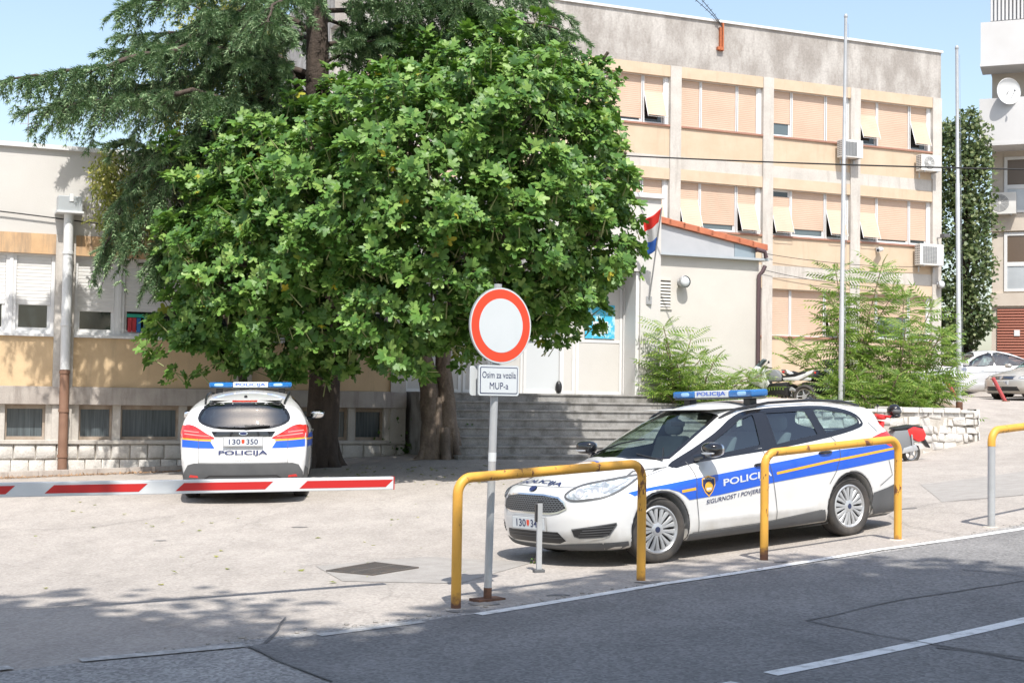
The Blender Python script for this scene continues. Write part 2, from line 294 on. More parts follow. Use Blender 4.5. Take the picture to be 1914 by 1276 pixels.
G += [(-8.98, 24.94, .057), (-6.08, 26.2, .15), (-20, 20, -.2), (-3.3, 25.6, .3), (-1.2, 26, .47), (1.4, 26.6, .42), (4, 27.6, .45), (6.65, 27.5, .47), (7.8, 28, .52), (9.45, 28.7, .855), (7.1, 20, .5), (-1.5, 13, -.03), (-1.5, 18, .05), (-6, 15, -.1),
      (12.8, 41, 1.77), (13.3, 38.5, 1.66), (13.5, 44, 1.78), (16.5, 44, 1.85), (14.3, 40, 1.69), (14.5, 48, 1.85), (20, 60, 2.5), (15, 30, 1.35), (30, 45, 2.6), (-20, 45, .5), (0, 60, 2.2), (-40, 30, -.5), (-12, 14, -.2), (0, -15, -.1), (40, -15, 1.5), (-40, -15, -1)]
G = np.array(G, float)
def _U(r): return np.where(r > 1e-9, r*r*np.log(np.maximum(r, 1e-9)), 0)
_A = np.zeros((len(G)+3,)*2); _D = np.linalg.norm(G[:, None, :2]-G[None, :, :2], axis=2)
_A[:len(G), :len(G)] = _U(_D)+np.eye(len(G))*.8; _A[:len(G), len(G)] = 1; _A[:len(G), len(G)+1:] = G[:, :2]; _A[len(G):, :len(G)] = _A[:len(G), len(G):].T
_w = np.linalg.solve(_A, np.append(G[:, 2], [0, 0, 0]))
def gzv(x, y):
    x = np.asarray(x, float); y = np.asarray(y, float); xc = np.clip(x, -70, 70); yc = np.clip(y, -25, 75)
    r = np.sqrt((xc[..., None]-G[:, 0])**2+(yc[..., None]-G[:, 1])**2)
    return np.clip(_U(r) @ _w[:len(G)]+_w[len(G)]+_w[len(G)+1]*xc+_w[len(G)+2]*yc, -3, 5)
def gz(x, y): return float(gzv(np.array([x]), np.array([y]))[0])
def gpt(px, py, off=0.):           # where the line of sight meets the ground
    d = ray(px, py); t = 5.; lo = 3.
    for i in range(600):
        q = CAM+d*t
        if q[2] < gz(q[0], q[1])+off: break
        lo = t; t *= 1.01
    hi = t
    for i in range(30):
        t = (lo+hi)/2; q = CAM+d*t
        if q[2] < gz(q[0], q[1])+off: hi = t
        else: lo = t
    return CAM+d*hi
def grid(xs, ys, zf):
    X, Y = np.meshgrid(xs, ys, indexing='ij'); V = np.stack([X, Y, zf(X, Y)], -1).reshape(-1, 3); n, m = len(xs), len(ys)
    i, j = np.meshgrid(np.arange(n-1), np.arange(m-1), indexing='ij'); a = (i*m+j).ravel()
    return V, np.stack([a, a+m, a+m+1, a+1], 1)
_xs = np.concatenate([[-400, -250, -160, -110, -80, -60, -50], np.arange(-42, 46, .5), [50, 60, 80, 110, 160, 250, 400]])
_ys = np.concatenate([[-300, -160, -90, -50, -30, -22], np.arange(-18, 62, .5), [66, 75, 90, 120, 170, 260, 400]])
V, Fq = grid(_xs, _ys, gzv); struct(npmesh('ground', V, Fq, MT['lot']))
def bmsheet(poly, L=.5):
    bm = bmesh.new(); bm.faces.new([bm.verts.new((p[0], p[1], p[2] if len(p) > 2 else 0)) for p in poly]); return subdiv(bm, L)
def subdiv(bm, L, it=7):
    bmesh.ops.triangulate(bm, faces=bm.faces[:])
    for _ in range(it):
        es = [e for e in bm.edges if e.calc_length() > L]
        if not es: break
        bmesh.ops.subdivide_edges(bm, edges=es, cuts=1, use_grid_fill=False); bmesh.ops.triangulate(bm, faces=[f for f in bm.faces if len(f.verts) > 3])
    return bm
def bm2obj(bm, name, mat, parent=None, smooth=True):
    me = bpy.data.meshes.new(name); bm.to_mesh(me); bm.free(); me.materials.append(mat)
    if smooth: me.shade_smooth()
    o = bpy.data.objects.new(name, me); C.collection.objects.link(o)
    if parent is not None: o.parent = parent
    return o
def sheet(name, poly, off, mat, L=.5):
    bm = bmsheet(poly, L); co = np.array([v.co[:] for v in bm.verts]); z = gzv(co[:, 0], co[:, 1])+off
    for v, q in zip(bm.verts, z): v.co.z = q
    for f in bm.faces:
        if f.normal.z < 0: f.normal_flip()
    return struct(bm2obj(bm, name, mat))
def strip(name, pts, w, off, mat, jit=0., kindstruct=True):
    P = []; pts = [np.array(p[:2], float) for p in pts]
    for a, b in zip(pts[:-1], pts[1:]):
        k = max(1, int(np.linalg.norm(b-a)/.25)); P += [a+(b-a)*i/k for i in range(k)]
    P.append(pts[-1]); V = []; n = len(P)
    for i, p in enumerate(P):
        t = P[min(i+1, n-1)]-P[max(i-1, 0)]; t = t/np.linalg.norm(t); s = np.array([-t[1], t[0]]); c = p+s*random.uniform(-jit, jit); ww = w*(1+(random.uniform(-.4, .4) if jit else 0))
        for q in (c-s*ww/2, c+s*ww/2): V.append((q[0], q[1], gz(*q)+off))
    o = npmesh(name, V, [(2*i, 2*i+1, 2*i+3, 2*i+2) for i in range(n-1)], mat)
    return struct(o) if kindstruct else o
# road: a sheet of old asphalt, the newer black patch, the painted lines
sheet('road', [un(-34, 2.2), un(44, 2.2), un(44, 8.42), un(13, 8.42), un(8, 8.72), un(4.2, 8.72), un(3.6, 8.66), un(-34, 8.66)], .004, MT['road'])
_cr = [gpt(460, 1210), gpt(520, 1236), gpt(560, 1252), gpt(620, 1276)]
_od = [gpt(1914, 1087), gpt(1700, 1120), gpt(1507, 1162), gpt(1640, 1190), gpt(1780, 1212), gpt(1914, 1232)]
sheet('new_asphalt_patch', [tuple(_cr[0][:2]), tuple(_cr[1][:2]), tuple(_cr[2][:2]), tuple(_cr[3][:2]), un(2.5, 3.5), un(4.5, 2.3), un(44, 2.3), un(44, 4.9), tuple(_od[5][:2]), tuple(_od[4][:2]), tuple(_od[3][:2]), tuple(_od[2][:2]), tuple(_od[1][:2]), tuple(_od[0][:2]), un(20, 6.6), un(44, 6.6), un(44, 8.3), un(13, 8.3), un(8, 8.6), un(5, 8.6)], .008, MT['newroad'])
strip('edge_line', [gpt(893, 1150), gpt(1065, 1122), gpt(1235, 1093), gpt(1450, 1061), gpt(1640, 1029), gpt(1914, 989), un(18, 8.2), un(44, 8.2)], .11, .012, MT['paint'])
strip('edge_line_dash', [gpt(792, 1163), gpt(595, 1189)], .10, .012, MT['paintw'])
strip('edge_line_dash', [gpt(455, 1208), gpt(150, 1236)], .12, .012, MT['paintw'])
strip('edge_line_dash', [gpt(20, 1249), un(-5, 8.6)], .12, .012, MT['paintw'])
strip('centre_line', [gpt(1440, 1262), gpt(1914, 1161), un(14, 5.3)], .12, .012, MT['paint'])
strip('centre_line', [gpt(1380, 1279), un(3.2, 5.6)], .12, .012, MT['paint'])
for pts, w in ((_cr, .02), (_od[:3], .02), (_od[2:], .016), ([gpt(0, 1141), gpt(130, 1133), gpt(280, 1124), gpt(460, 1110)], .012), ([gpt(500, 1204), gpt(515, 1180), gpt(532, 1155)], .02), ([gpt(1750, 1213), gpt(1830, 1223), gpt(1914, 1238)], .02), ([gpt(1800, 1066), gpt(1860, 1072), gpt(1914, 1080)], .015),
               ([gpt(790, 1040), gpt(640, 1052), gpt(560, 1060)], .010), ([gpt(0, 995), gpt(180, 985), gpt(330, 965)], .010), ([gpt(1640, 960), gpt(1760, 940), gpt(1914, 925)], .012), ([gpt(1790, 1000), gpt(1700, 985), gpt(1660, 965)], .008)):
    strip('road_crack', pts, w, .014, MT['crack'], .018)
STN = pmat('oil_stain', (.15, .145, .14), .8, col2=(.26, .245, .23), scale=9); PTC = pmat('patched_asphalt', (.28, .26, .238), .9, col2=(.34, .32, .295), scale=5, grain=.15, gscale=70)
def blot(name, px, py, rx, ry, mat, n=18, off=.005):
    c = gpt(px, py); sheet(name, [(c[0]+rx*math.cos(a)*random.uniform(.6, 1.15), c[1]+ry*math.sin(a)*random.uniform(.6, 1.15)) for a in np.linspace(0, 2*math.pi, n+1)[:-1]], off, mat)
for px, py, r in ((1045, 1112, .10), (868, 1142, .16), (1212, 1088, .12), (1460, 1050, .09), (560, 985, .10), (300, 1010, .08), (1700, 950, .12), (905, 1128, .14)): blot('stain', px, py, r, r*.6, STN)
sheet('asphalt_repair', [tuple(gpt(x, y)[:2]) for x, y in ((590, 1058), (800, 1040), (1000, 1050), (860, 1090), (640, 1086))], .0035, PTC)
sheet('asphalt_repair', [tuple(gpt(x, y)[:2]) for x, y in ((1720, 905), (1914, 880), (1914, 925), (1760, 938))], .0035, PTC)
ec = MB(); R_ = random.Random(5)
for k in range(260):
    u = R_.uniform(3.6, 19); q = un(u, (8.66 if u < 8 else 8.66-.33*min(1, (u-8)/5))+.05+abs(R_.gauss(0, .06))); s = R_.uniform(.006, .022); z = gz(*q); ec.ell((q[0], q[1], z+s*.3), (s, s*R_.uniform(.6, 1), s*.5), 6, 4)
struct(ec.build('road_edge_grit', PTC))
# verge of needles, kerb and flower bed by the wall
E3 = np.array([math.sin(math.radians(66.5)), math.cos(math.radians(66.5)), 0]); M3 = np.array([E3[1], -E3[0], 0])
FA = np.array([-6.08, 26.2, 0]); FB = np.array([8.54, 47, 0]); RZ = math.atan2(E3[1], E3[0])
def fw(P, u, m, z=0): return P+E3*u+M3*m+np.array([0, 0, z])     # facade frame -> world (m: towards the street)
def fac(px, py, P, m=0.):
    Q = P+M3*m; d = ray(px, py); t = ((Q-CAM) @ M3)/(d @ M3); q = CAM+d*t; return float((q-P) @ E3), float(q[2])
kb = MB()
for i in range(34):
    u0 = -14+i*.5
    if u0 > 2.2: break
    c = [fw(FA, u0, .42), fw(FA, u0+.499, .42), fw(FA, u0+.499, .27), fw(FA, u0, .27)]; zz = [gz(q[0], q[1]) for q in c]
    kb.add([(q[0], q[1], z-.1) for q, z in zip(c, zz)]+[(q[0], q[1], z+.10) for q, z in zip(c, zz)], [(0, 1, 5, 4), (1, 2, 6, 5), (2, 3, 7, 6), (3, 0, 4, 7), (4, 5, 6, 7)])
struct(kb.build('kerb', MT['ledge'], bevel=.012))
# terrace behind the low stone wall
WS = np.array([6.65, 27.5, 0]); WE = WS+E3*3.02
TL = fw(FA, 10.32, 2.3)
def tz(x, y): return 1.40+np.clip((y-29)/18, 0, 1)*.75+np.clip(y-47, 0, 30)*.03
tp = [TL[:2]+np.array([0, 0]), fw(FA, 10.32, .2)[:2], fw(FA, 8, -.5)[:2], fw(FA, 2, -13)[:2], (8, 66), (24, 66), (15.5, 48), (11.6, 38.3), (WE+M3*-.3-E3*.1)[:2], (WS+M3*-.3)[:2]]
bm = bmsheet([(p[0], p[1]) for p in tp], 1.); co = np.array([v.co[:] for v in bm.verts]); z = np.maximum(tz(co[:, 0], co[:, 1]), gzv(co[:, 0], co[:, 1])+.01)
for v, q in zip(bm.verts, z): v.co.z = q
for f in bm.faces:
    if f.normal.z < 0: f.normal_flip()
struct(bm2obj(bm, 'terrace_ground', MT['soil']))

def stones(p0, p1, z0, z1, out, rows, wlo, whi, depth=.06, jit=.012, gap=.012, zb=None, seedn=1):
    """course of chamfered stones on the plane p0-p1, out = outward normal"""
    R = random.Random(seedn); mb = MB(); p0 = np.array(p0[:2]); p1 = np.array(p1[:2]); L = np.linalg.norm(p1-p0); t = (p1-p0)/L; o = np.array(out[:2])
    zs = np.linspace(z0, z1, rows+1)
    for r in range(rows):
        s = -R.uniform(0, wlo)
        while s < L:
            w = R.uniform(wlo, whi); a, b = max(s, 0)+gap/2, min(s+w, L)-gap/2; s += w
            if b-a < .03: continue
            za, zc = zs[r]+gap/2+R.uniform(-jit, jit)*.7, zs[r+1]-gap/2+R.uniform(-jit, jit)*.7
            if r == 0: za = z0-.3
            d = depth+R.uniform(-jit, jit); ch = min(.025, (b-a)*.2); j = lambda: R.uniform(-jit, jit)
            base = [(a+j(), za+j()), (b+j(), za+j()), (b+j(), zc+j()), (a+j(), zc+j())]
            if jit > .01 and R.random() < .6: base[2] = (base[2][0]-ch, base[2][1]-ch*.6)
            c = np.mean(base, 0); top = [(c[0]+(x-c[0])*(1-ch/(b-a)*2), c[1]+(y-c[1])*.84) for x, y in base]
            v = []
            for ring, h in ((base, -.02), (base, d*.6), (top, d)):
                for x, y in ring:
                    q = p0+t*x+o*h; v.append((q[0], q[1], y))
            mb.add(v, [(i+4*k, (i+1) % 4+4*k, (i+1) % 4+4*k+4, i+4*k+4) for k in (0, 1) for i in range(4)]+[(8, 9, 10, 11)])
    return mb
sw = thing('stone_wall', 'low rough limestone retaining wall along the planted terrace, behind the red scooter', 'wall', tuple(WS))
inv = Matrix.Translation(-Vector(WS))
def local(o, par):
    o.parent = par; o.data.transform(Matrix.Translation(-par.location)); return o
w0 = TL; w1 = WE; Rt = WE-M3*5.5-E3*.0
mb = MB()
for a, b, nrm in ((np.array(w0), np.array(WS), None), (WS, WE, M3), (WE, WE-M3*6, E3)):
    a = np.array(a); b = np.array(b); t = (b-a)/np.linalg.norm(b-a); nn = np.array([t[1], -t[0], 0]); q = [a, b, b-nn*.38, a-nn*.38]
    mb.add([(p[0], p[1], -.2) for p in q]+[(p[0], p[1], 1.44) for p in q], [(0, 1, 5, 4), (1, 2, 6, 5), (2, 3, 7, 6), (3, 0, 4, 7), (4, 5, 6, 7)])
local(mb.build('mortar_core', MT['mortar']), sw)
sb = stones(TL, WS, .4, 1.44, (np.array([(WS-TL)[1], -(WS-TL)[0]])/np.linalg.norm(WS-TL)), 6, .10, .36, .018, .022, .016, seedn=3)
s2 = stones(WS, WE, .5, 1.45, M3, 6, .10, .36, .018, .022, .016, seedn=4); s3 = stones(WE+M3*.04, WE-M3*6, .6, 1.45, E3, 6, .10, .36, .018, .022, .016, seedn=5)
for s in (s2, s3): sb.add(s.v, s.f)
local(sb.build('rough_stones', MT['stone'], smooth=50), sw)
cp = MB(); Rr = random.Random(9); s = 0
while s < 9.0:
    w = Rr.uniform(.25, .5); tt = TL+(WS-TL)*min(1, s/np.linalg.norm(WS-TL)); dd = (WS-TL)/np.linalg.norm(WS-TL)
    if s > np.linalg.norm(WS-TL): tt = WS+E3*(s-np.linalg.norm(WS-TL)); dd = E3
    if s > np.linalg.norm(WS-TL)+2.9: break
    nn = np.array([dd[1], -dd[0], 0]); a = tt+nn*.05; b = a+dd*(w-.02); h = 1.47+Rr.uniform(-.02, .04)
    q = [a, b, b-nn*.42, a-nn*.42]; cp.add([(p[0], p[1], 1.40) for p in q]+[(p[0], p[1], h) for p in q], [(0, 1, 5, 4), (1, 2, 6, 5), (2, 3, 7, 6), (3, 0, 4, 7), (4, 5, 6, 7)]); s += w
local(cp.build('capping_stones', MT['stone'], bevel=.018), sw)

# ------------------------------------------------------------------ windows and shutters
def slats(mb, x0, x1, z0, z1, y, pitch=.062, dep=.0045, tilt=0., zt=None):
    """roller shutter curtain; below zt it swings out by tilt"""
    n = max(1, int((z1-z0)/pitch)); hs = (z1-z0)/n; prof = []
    for i in range(n):
        a = z1-i*hs; prof += [(0, a), (dep, a-hs*.25), (dep, a-hs*.8)]
    prof.append((0, z0)); v = []
    zt = z0 if zt is None else zt
    for d, z in prof:
        if tilt and z < zt: s = zt-z; yy = y-d*math.cos(tilt)-s*math.sin(tilt); zz = zt-s*math.cos(tilt)-d*.3
        else: yy = y-d; zz = z
        v += [(x0, yy, zz), (x1, yy, zz)]
    k = len(prof); v += [(q[0], q[1]+.012, q[2]) for q in v]
    f = [(2*i, 2*i+1, 2*i+3, 2*i+2) for i in range(k-1)]+[(2*k+2*i, 2*k+2*i+2, 2*k+2*i+3, 2*k+2*i+1) for i in range(k-1)]
    f += [(2*k-2, 2*k-1, 4*k-1, 4*k-2)]+[(2*i, 2*i+2, 2*k+2*i+2, 2*k+2*i) for i in range(k-1)]+[(2*i+1, 2*k+2*i+1, 2*k+2*i+3, 2*i+3) for i in range(k-1)]
    mb.add(v, f); return v
def window(par, x0, x1, z0, z1, y, shut=1., mode='down', sm='shutter', gm='pane', fr=.045, glassdeep=.10, frm='whitepvc'):
    """frame > pane, shutter. shut: share of the height covered; mode 'tilt': lower part pushed out"""
    m = MB(); f = fr
    m.box(x0, x0+f, y, y+.10, z0, z1).box(x1-f, x1, y, y+.10, z0, z1).box(x0+f, x1-f, y+.002, y+.098, z1-f*.7, z1).box(x0+f, x1-f, y+.002, y+.098, z0, z0+f)
    g = .05; m.box(x0+f, x0+f+g, y+.05, y+.09, z0+f, z1-f*.7).box(x1-f-g, x1-f, y+.05, y+.09, z0+f, z1-f*.7).box(x0+f+g, x1-f-g, y+.052, y+.088, z0+f, z0+f+g).box(x0+f+g, x1-f-g, y+.052, y+.088, z1-f*.7-g, z1-f*.7)
    w = m.build('window', MT[frm], par, smooth=0)
    MB().box(x0+f+g*.5, x1-f-g*.5, y+.066, y+.074, z0+f+g*.5, z1-f-g*.3).build('pane', MT[gm], w, smooth=0)
    if shut > 0:
        s = MB(); a, b = x0+f+.004, x1-f-.004; zt = z1-f*.7; zb = zt-(zt-z0-f)*shut
        if mode == 'tilt': slats(s, a, b, zb, zt, y+.036, tilt=math.radians(20), zt=zt-(zt-zb)*.36)
        elif mode == 'low': slats(s, a, b, zb, zt-(zt-z0)*.14, y+.036, tilt=math.radians(20), zt=zt-(zt-z0)*.36)
        else: slats(s, a, b, zb, zt, y+.036)
        s.build('shutter', MT[sm], w, smooth=0)
        if mode in ('tilt', 'low'):
            r = MB(); zq = zt-(zt-zb)*.36; dd = (zt-zb)*.64+.05; ex = (-math.sin(math.radians(20))*dd, -math.cos(math.radians(20))*dd)
            r.tube([(a, y+.03, zq), (a, y+.03+ex[0], zq+ex[1]), (b, y+.03+ex[0], zq+ex[1]), (b, y+.03, zq)], .011, 6); r.build('shutter_arm', MT['whitepvc'], w)
    return w
def bframe(name, label, cat, P): return thing(name, label, cat, tuple(P), RZ)

# ------------------------------------------------------------------ left building (local x along the wall, y into it)
LB = bframe('police_station', 'low cream and tan office wing with white shutters and stone plinth behind the cedar', 'building', FA)
L0, L1 = -13.5, 4.36; pil = [(-2.27-3.23*k, -1.93-3.23*k) for k in (3, 2, 1)]+[(-2.27+3.23*k, -1.93+3.23*k) for k in (0, 1)]+[(4.05, 4.36)]
bays = [(pil[i][1], pil[i+1][0]) for i in range(len(pil)-1)]
MB().box(L0, L1, 0, .4, 4.36, 5.87).build('parapet_wall', MT['whitewall'], LB, smooth=0)
MB().box(L0, L1, -.07, .45, 5.87, 5.95).build('coping', MT['whitepvc'], LB, smooth=0)
MB().box(L0, L1+5.4, .35, 12, -.5, 5.8).build('core_wall', MT['whitewall'], LB, smooth=0)
for a, b in pil: MB().box(a, b, -.05, .34, .70, 4.358).build('pilaster', MT['paleconc'], LB, smooth=0)
MB().box(L0, L1, -.10, .3, 1.33, 1.648).build('ledge', MT['ledge'], LB, smooth=0, bevel=.01)
for i, (a, b) in enumerate(bays):
    MB().box(a, b, -.02, .34, 4.0, 4.357).build('lintel_band', MT['orange'], LB, smooth=0)
    MB().box(a, b, 0, .34, 1.65, 2.53).build('wall_panel', MT['tan'], LB, smooth=0)
    MB().box(a+.002, b-.002, -.06, .2, 2.532, 2.58).build('window_sill', MT['whitepvc'], LB, smooth=0)
    w = b-a; c1 = a+w*.265; c2 = a+w*.735
    sp = [(.70, .70, .70), (.70, .70, .70), (.70, .66, .66), (.72, .70, .60), (.8, .7, .6)][min(i, 4)]
    for k, (x0, x1) in enumerate(((a, c1), (c1+.06, c2), (c2+.06, b))): window(LB, x0, x1, 2.58, 4.0, .06, sp[k], sm='wshutter', fr=.06)
    for c in (c1, c2): MB().box(c, c+.06, .04, .2, 2.58, 4.0).build('mullion', MT['whitepvc'], LB, smooth=0)
    # basement lights
    m = MB(); seg = [(a+.13, a+.72), (a+.86, a+1.91), (a+2.05, b-.12)] if i != 2 else [(a+.1, a+.6), (a+.7, a+1.9), (b-.78, b-.10)]
    if i == 3: seg = [(a+.13, a+.72), (a+.86, a+1.91), (a+2.05, b-.1)]
    ed = [a]+[v for s_ in seg for v in s_]+[b]
    for k in range(0, len(ed), 2): MB().box(ed[k], ed[k+1], .0, .3, .70, 1.33).build('basement_pier', MT['paleconc'], LB, smooth=0)
    for x0, x1 in seg:
        f = MB(); f.box(x0, x0+.04, .10, .2, .70, 1.33).box(x1-.04, x1, .10, .2, .70, 1.33).box(x0+.04, x1-.04, .102, .2, .70, .76).box(x0+.04, x1-.04, .102, .2, 1.25, 1.33)
        f = f.build('basement_window', MT['brownframe'], LB, smooth=0); MB().box(x0+.04, x1-.04, .16, .17, .76, 1.25).build('pane', MT['frost'], f, smooth=0)
MB().box(L0, L1, -.08, .3, .63, .70).build('plinth_cap', MT['paleconc'], LB, smooth=0, bevel=.01)
MB().box(L0, L1, .0, .3, -.5, .63).build('plinth_mortar', MT['mortar'], LB, smooth=0)
a = (L0, 0); o = stones((L0, 0), (L1, 0), .08, .63, (0, -1), 2, .26, .44, .05, .005, .018, seedn=11).build('plinth_stones', MT['stone'], LB, smooth=50)
pp = MB(); pp.tube([(-2.08, -.17, 1.95), (-2.08, -.17, 4.72)], .085, 18)
for z in (2.72, 4.0): pp.tube([(-2.08, -.17, z), (-2.08, -.17, z+.05)], .098, 18)
pp.build('downpipe', MT['white'], LB)
pp = MB(); pp.tube([(-2.08, -.17, .15), (-2.08, -.17, 1.95)], .082, 18)
for z in (.4, 1.2, 1.88): pp.tube([(-2.08, -.17, z), (-2.08, -.17, z+.05)], .094, 18)
pp.build('downpipe_foot', MT['brownpipe'], LB)
hp = MB(); hp.box(-2.28, -1.87, -.33, -.002, 4.76, 5.02, 0).box(-2.31, -1.84, -.36, -.002, 4.715, 4.758, 1).box(-2.10, -2.02, -.345, -.33, 4.92, 5.06, 1); hp.build('rainwater_hopper', [MT['metal'], MT['white']], LB, smooth=0, bevel=.006)
cb = MB(); cb.tube([(-8+i*.5, -.06, 4.95-.028*i-.02*math.sin(i*.5)) for i in range(24)], .012, 5); cb.build('wall_cable', MT['cable'], LB)
# binders on the sill behind the open window, antenna on the roof
m = MB()
for k, (x, mi) in enumerate(((-.98, 0), (-.90, 0), (-.82, 1), (-.70, 1), (-.58, 1), (-.49, 1))): m.box(x, x+.07, .045, .052, 2.66, 2.92, mi)
m.box(-1.0, -.4, .044, .05, 2.93, 2.99, 2); m.build('file_binders', [pmat('binder_red', (.4, .03, .04), .6), pmat('binder_blue', (.02, .14, .35), .6), pmat('binder_green', (.02, .3, .2), .6)], LB, smooth=0)
an = thing('roof_antenna', 'thin television antenna mast on the roof of the low left wing', 'antenna', tuple(at(52, 262, 30.)))
m = MB(); m.tube([(0, 0, -1.2), (0, 0, .75)], .014, 6)
for z, w in ((.72, .25), (.55, .3), (.35, .2)): m.tube([(-w, 0, z), (w, 0, z)], .008, 5)
m.build('mast', MT['galv'], an)

# ------------------------------------------------------------------ entrance block with steps
EN = bframe('entrance_block', 'white entrance block with glazed aluminium doors at the top of the steps', 'building', FA)
Z0 = 1.66
MB().box(4.361, 9.44, -.25, .5, 4.25, 5.80).build('white_fascia', MT['whitewall'], EN, smooth=0)
MB().box(4.361, 9.97, -.32, .6, 5.80, 5.90).build('coping', MT['whitepvc'], EN, smooth=0, bevel=.01)
MB().box(9.44, 9.92, -.25, 5.2, Z0, 5.80).build('white_column', MT['whitewall'], EN, smooth=0)
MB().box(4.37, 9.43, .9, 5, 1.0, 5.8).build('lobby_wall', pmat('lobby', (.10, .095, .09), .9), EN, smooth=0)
MB().box(4.37, 9.43, .32, .9, 3.95, 4.25).build('door_head', MT['whitepvc'], EN, smooth=0)
PANEL = pmat('door_infill', (.56, .585, .60), .35)
def doorpanel(x0, x1, z0, z1, y, M=None, zmid=2.78, name='door_panel'):
    f = .06; m = MB()
    for b in ((x0, x0+f, z0, z1), (x1-f, x1, z0, z1), (x0+f, x1-f, z0, z0+f), (x0+f, x1-f, z1-f, z1), (x0+f, x1-f, zmid-f/2, zmid+f/2)): m.box(b[0], b[1], y, y+.05, b[2], b[3], 0, M)
    o = m.build(name, MT['whitepvc'], EN, smooth=0, bevel=.004)
    MB().box(x0+f, x1-f, y+.032, y+.045, z0+f, zmid-f/2, 0, M).build('lower_panel', PANEL, o, smooth=0)
    MB().box(x0+f, x1-f, y+.02, y+.03, zmid+f/2, z1-f, 0, M).build('pane', MT['bpane'], o, smooth=0)
    return o
for x0, x1 in ((4.46, 5.06), (5.12, 5.66), (5.70, 6.30), (8.25, 9.33)): doorpanel(x0, x1, Z0, 3.95, .34)
T = Matrix.Translation((7.04, .36, 0)) @ Matrix.Rotation(math.radians(-14), 4, 'Z') @ Matrix.Translation((-7.04, -.36, 0))
doorpanel(7.04, 7.86, Z0, 3.92, .3, T, name='open_door'); doorpanel(7.90, 8.22, Z0, 3.95, .34)
for q in ((6.31, 6.37, .33, .45, Z0, 3.95), (6.97, 7.03, .33, .45, Z0, 3.95), (9.34, 9.43, .3, .45, Z0, 3.95), (9.36, 9.439, -.2, .299, Z0, 4.24)): MB().box(*q).build('door_post', MT['whitepvc'], EN, smooth=0)
MB().box(8.44, 9.14, .322, .338, 2.84, 3.55).build('window_poster', MT['poster'], EN, smooth=0)
MB().box(8.62, 8.98, .31, .32, 2.95, 3.2).build('poster_panel', MT['signwhite'], EN, smooth=0)
m = MB().ell((7.75, .12, Z0+.14), (.07, .07, .13)).build('door_weight', MT['black'], EN)
st = bframe('entrance_steps', 'wide grey flight of eight terrazzo steps up to the white doors', 'steps', FA)
nS = 8; zb = .36; rh = (Z0-zb)/nS
for k in range(nS):
    zt = Z0-k*rh; f0 = -.55-.30*k
    m = MB(); m.box(4.46, 10.32, f0, (.9 if k == 0 else f0+.3), -.3, zt-.035).box(4.45, 10.33, f0-.025, (.9 if k == 0 else f0+.275), zt-.035, zt); m.build('step', MT['step'], st, smooth=0, bevel=.006)

# annex with tiled lean-to roof
AX = bframe('tiled_annex', 'cream annex with a lean-to clay tile roof right of the white entrance', 'building', FA)
MB().box(9.93, 12.6, .12, 5.0, .5, 4.66).build('wall', MT['plaster'], AX, smooth=0)
MB().box(9.93, 12.78, -.02, 5.1, 4.66, 4.71).build('drip_sheet', MT['metal'], AX, smooth=0)
m = MB(); m.prism([(9.93, 4.711), (11.95, 4.711), (11.95, 5.02), (9.93, 5.36)], .10, .3, 'y'); m.build('zinc_fascia', pmat('pale_zinc', (.47, .475, .49), .55, metal=.2, col2=(.42, .43, .445), scale=2), AX, smooth=0)
m = MB(); m.prism([(11.955, 4.711), (12.5, 4.711), (12.5, 4.93), (11.955, 5.02)], .095, .3, 'y'); m.build('zinc_fascia', pmat('blue_zinc', (.30, .36, .40), .45, metal=.3), AX, smooth=0)
m = MB(); sx = (12.72-9.93)/8; slope = -.17
for k in range(8):
    x0 = 9.93+k*sx; z = 5.40+slope*(x0-9.93)
    for r in range(16):
        y0 = .02+r*.31
        m.prism([(x0-.02, z+.10), (x0+sx+.05, z+.10+slope*sx), (x0+sx+.05, z+.02+slope*sx-.055), (x0-.02, z-.03)], y0, y0+.30, 'y')
m.build('tile_roof', MT['tiles'], AX, smooth=0, bevel=.012)
m = MB(); m.tube([(12.45, 0, 4.9), (12.66, -.02, 4.86), (12.70, -.02, 4.72)], .05, 10).tube([(12.70, .02, 4.55), (12.64, .03, 4.42), (12.57, .06, 4.34), (12.56, .06, 1.3)], .045, 12); m.build('downpipe', MT['darkpipe'], AX)
m = MB(); m.box(9.95, 10.40, .09, .119, 4.12, 4.16).box(9.95, 9.985, .09, .119, 3.5, 4.12).box(10.36, 10.40, .09, .119, 3.5, 4.12).box(9.985, 10.36, .09, .119, 3.5, 3.54)
lv = m.build('louvre_frame', MT['plaster'], AX, smooth=0); MB().box(9.985, 10.36, .112, .119, 3.54, 4.12).build('louvre_back', MT['black'], lv, smooth=0)
m = MB()
for k in range(8):
    z = 3.56+k*.069; m.add([(9.985, .085, z), (10.36, .085, z), (10.36, .112, z+.045), (9.985, .112, z+.045), (9.985, .09, z-.008), (10.36, .09, z-.008)], [(0, 1, 2, 3), (0, 4, 5, 1)])
m.build('louvre_slats', MT['plaster'], lv, smooth=0)
def bulkhead(name, label, P, u, z, m_, r=.13, grp=None):
    t = thing(name, label, 'wall lamp', tuple(fw(P, u, m_, z)), RZ, grp); b = MB(); b.lathe([(.0, 0), (r*.7, 0), (r*.7, -.03), (r*.45, -.05), (r*.45, -.09)], (0, 0, 0), 'y', 20).lathe([(r*.5, -.09), (r, -.12), (r*1.02, -.2), (r*.95, -.21)], (0, 0, 0), 'y', 24); b.build('lamp_housing', MT['galv'], t)
    MB().ell((0, -.17, 0), (r*.9, .07, r*.9), 20, 10).build('lamp_glass', MT['signwhite'], t); return t
bulkhead('wall_lamp', 'round floodlight on the cream annex wall beside the louvre', FA, 10.62, 4.1, -.12)

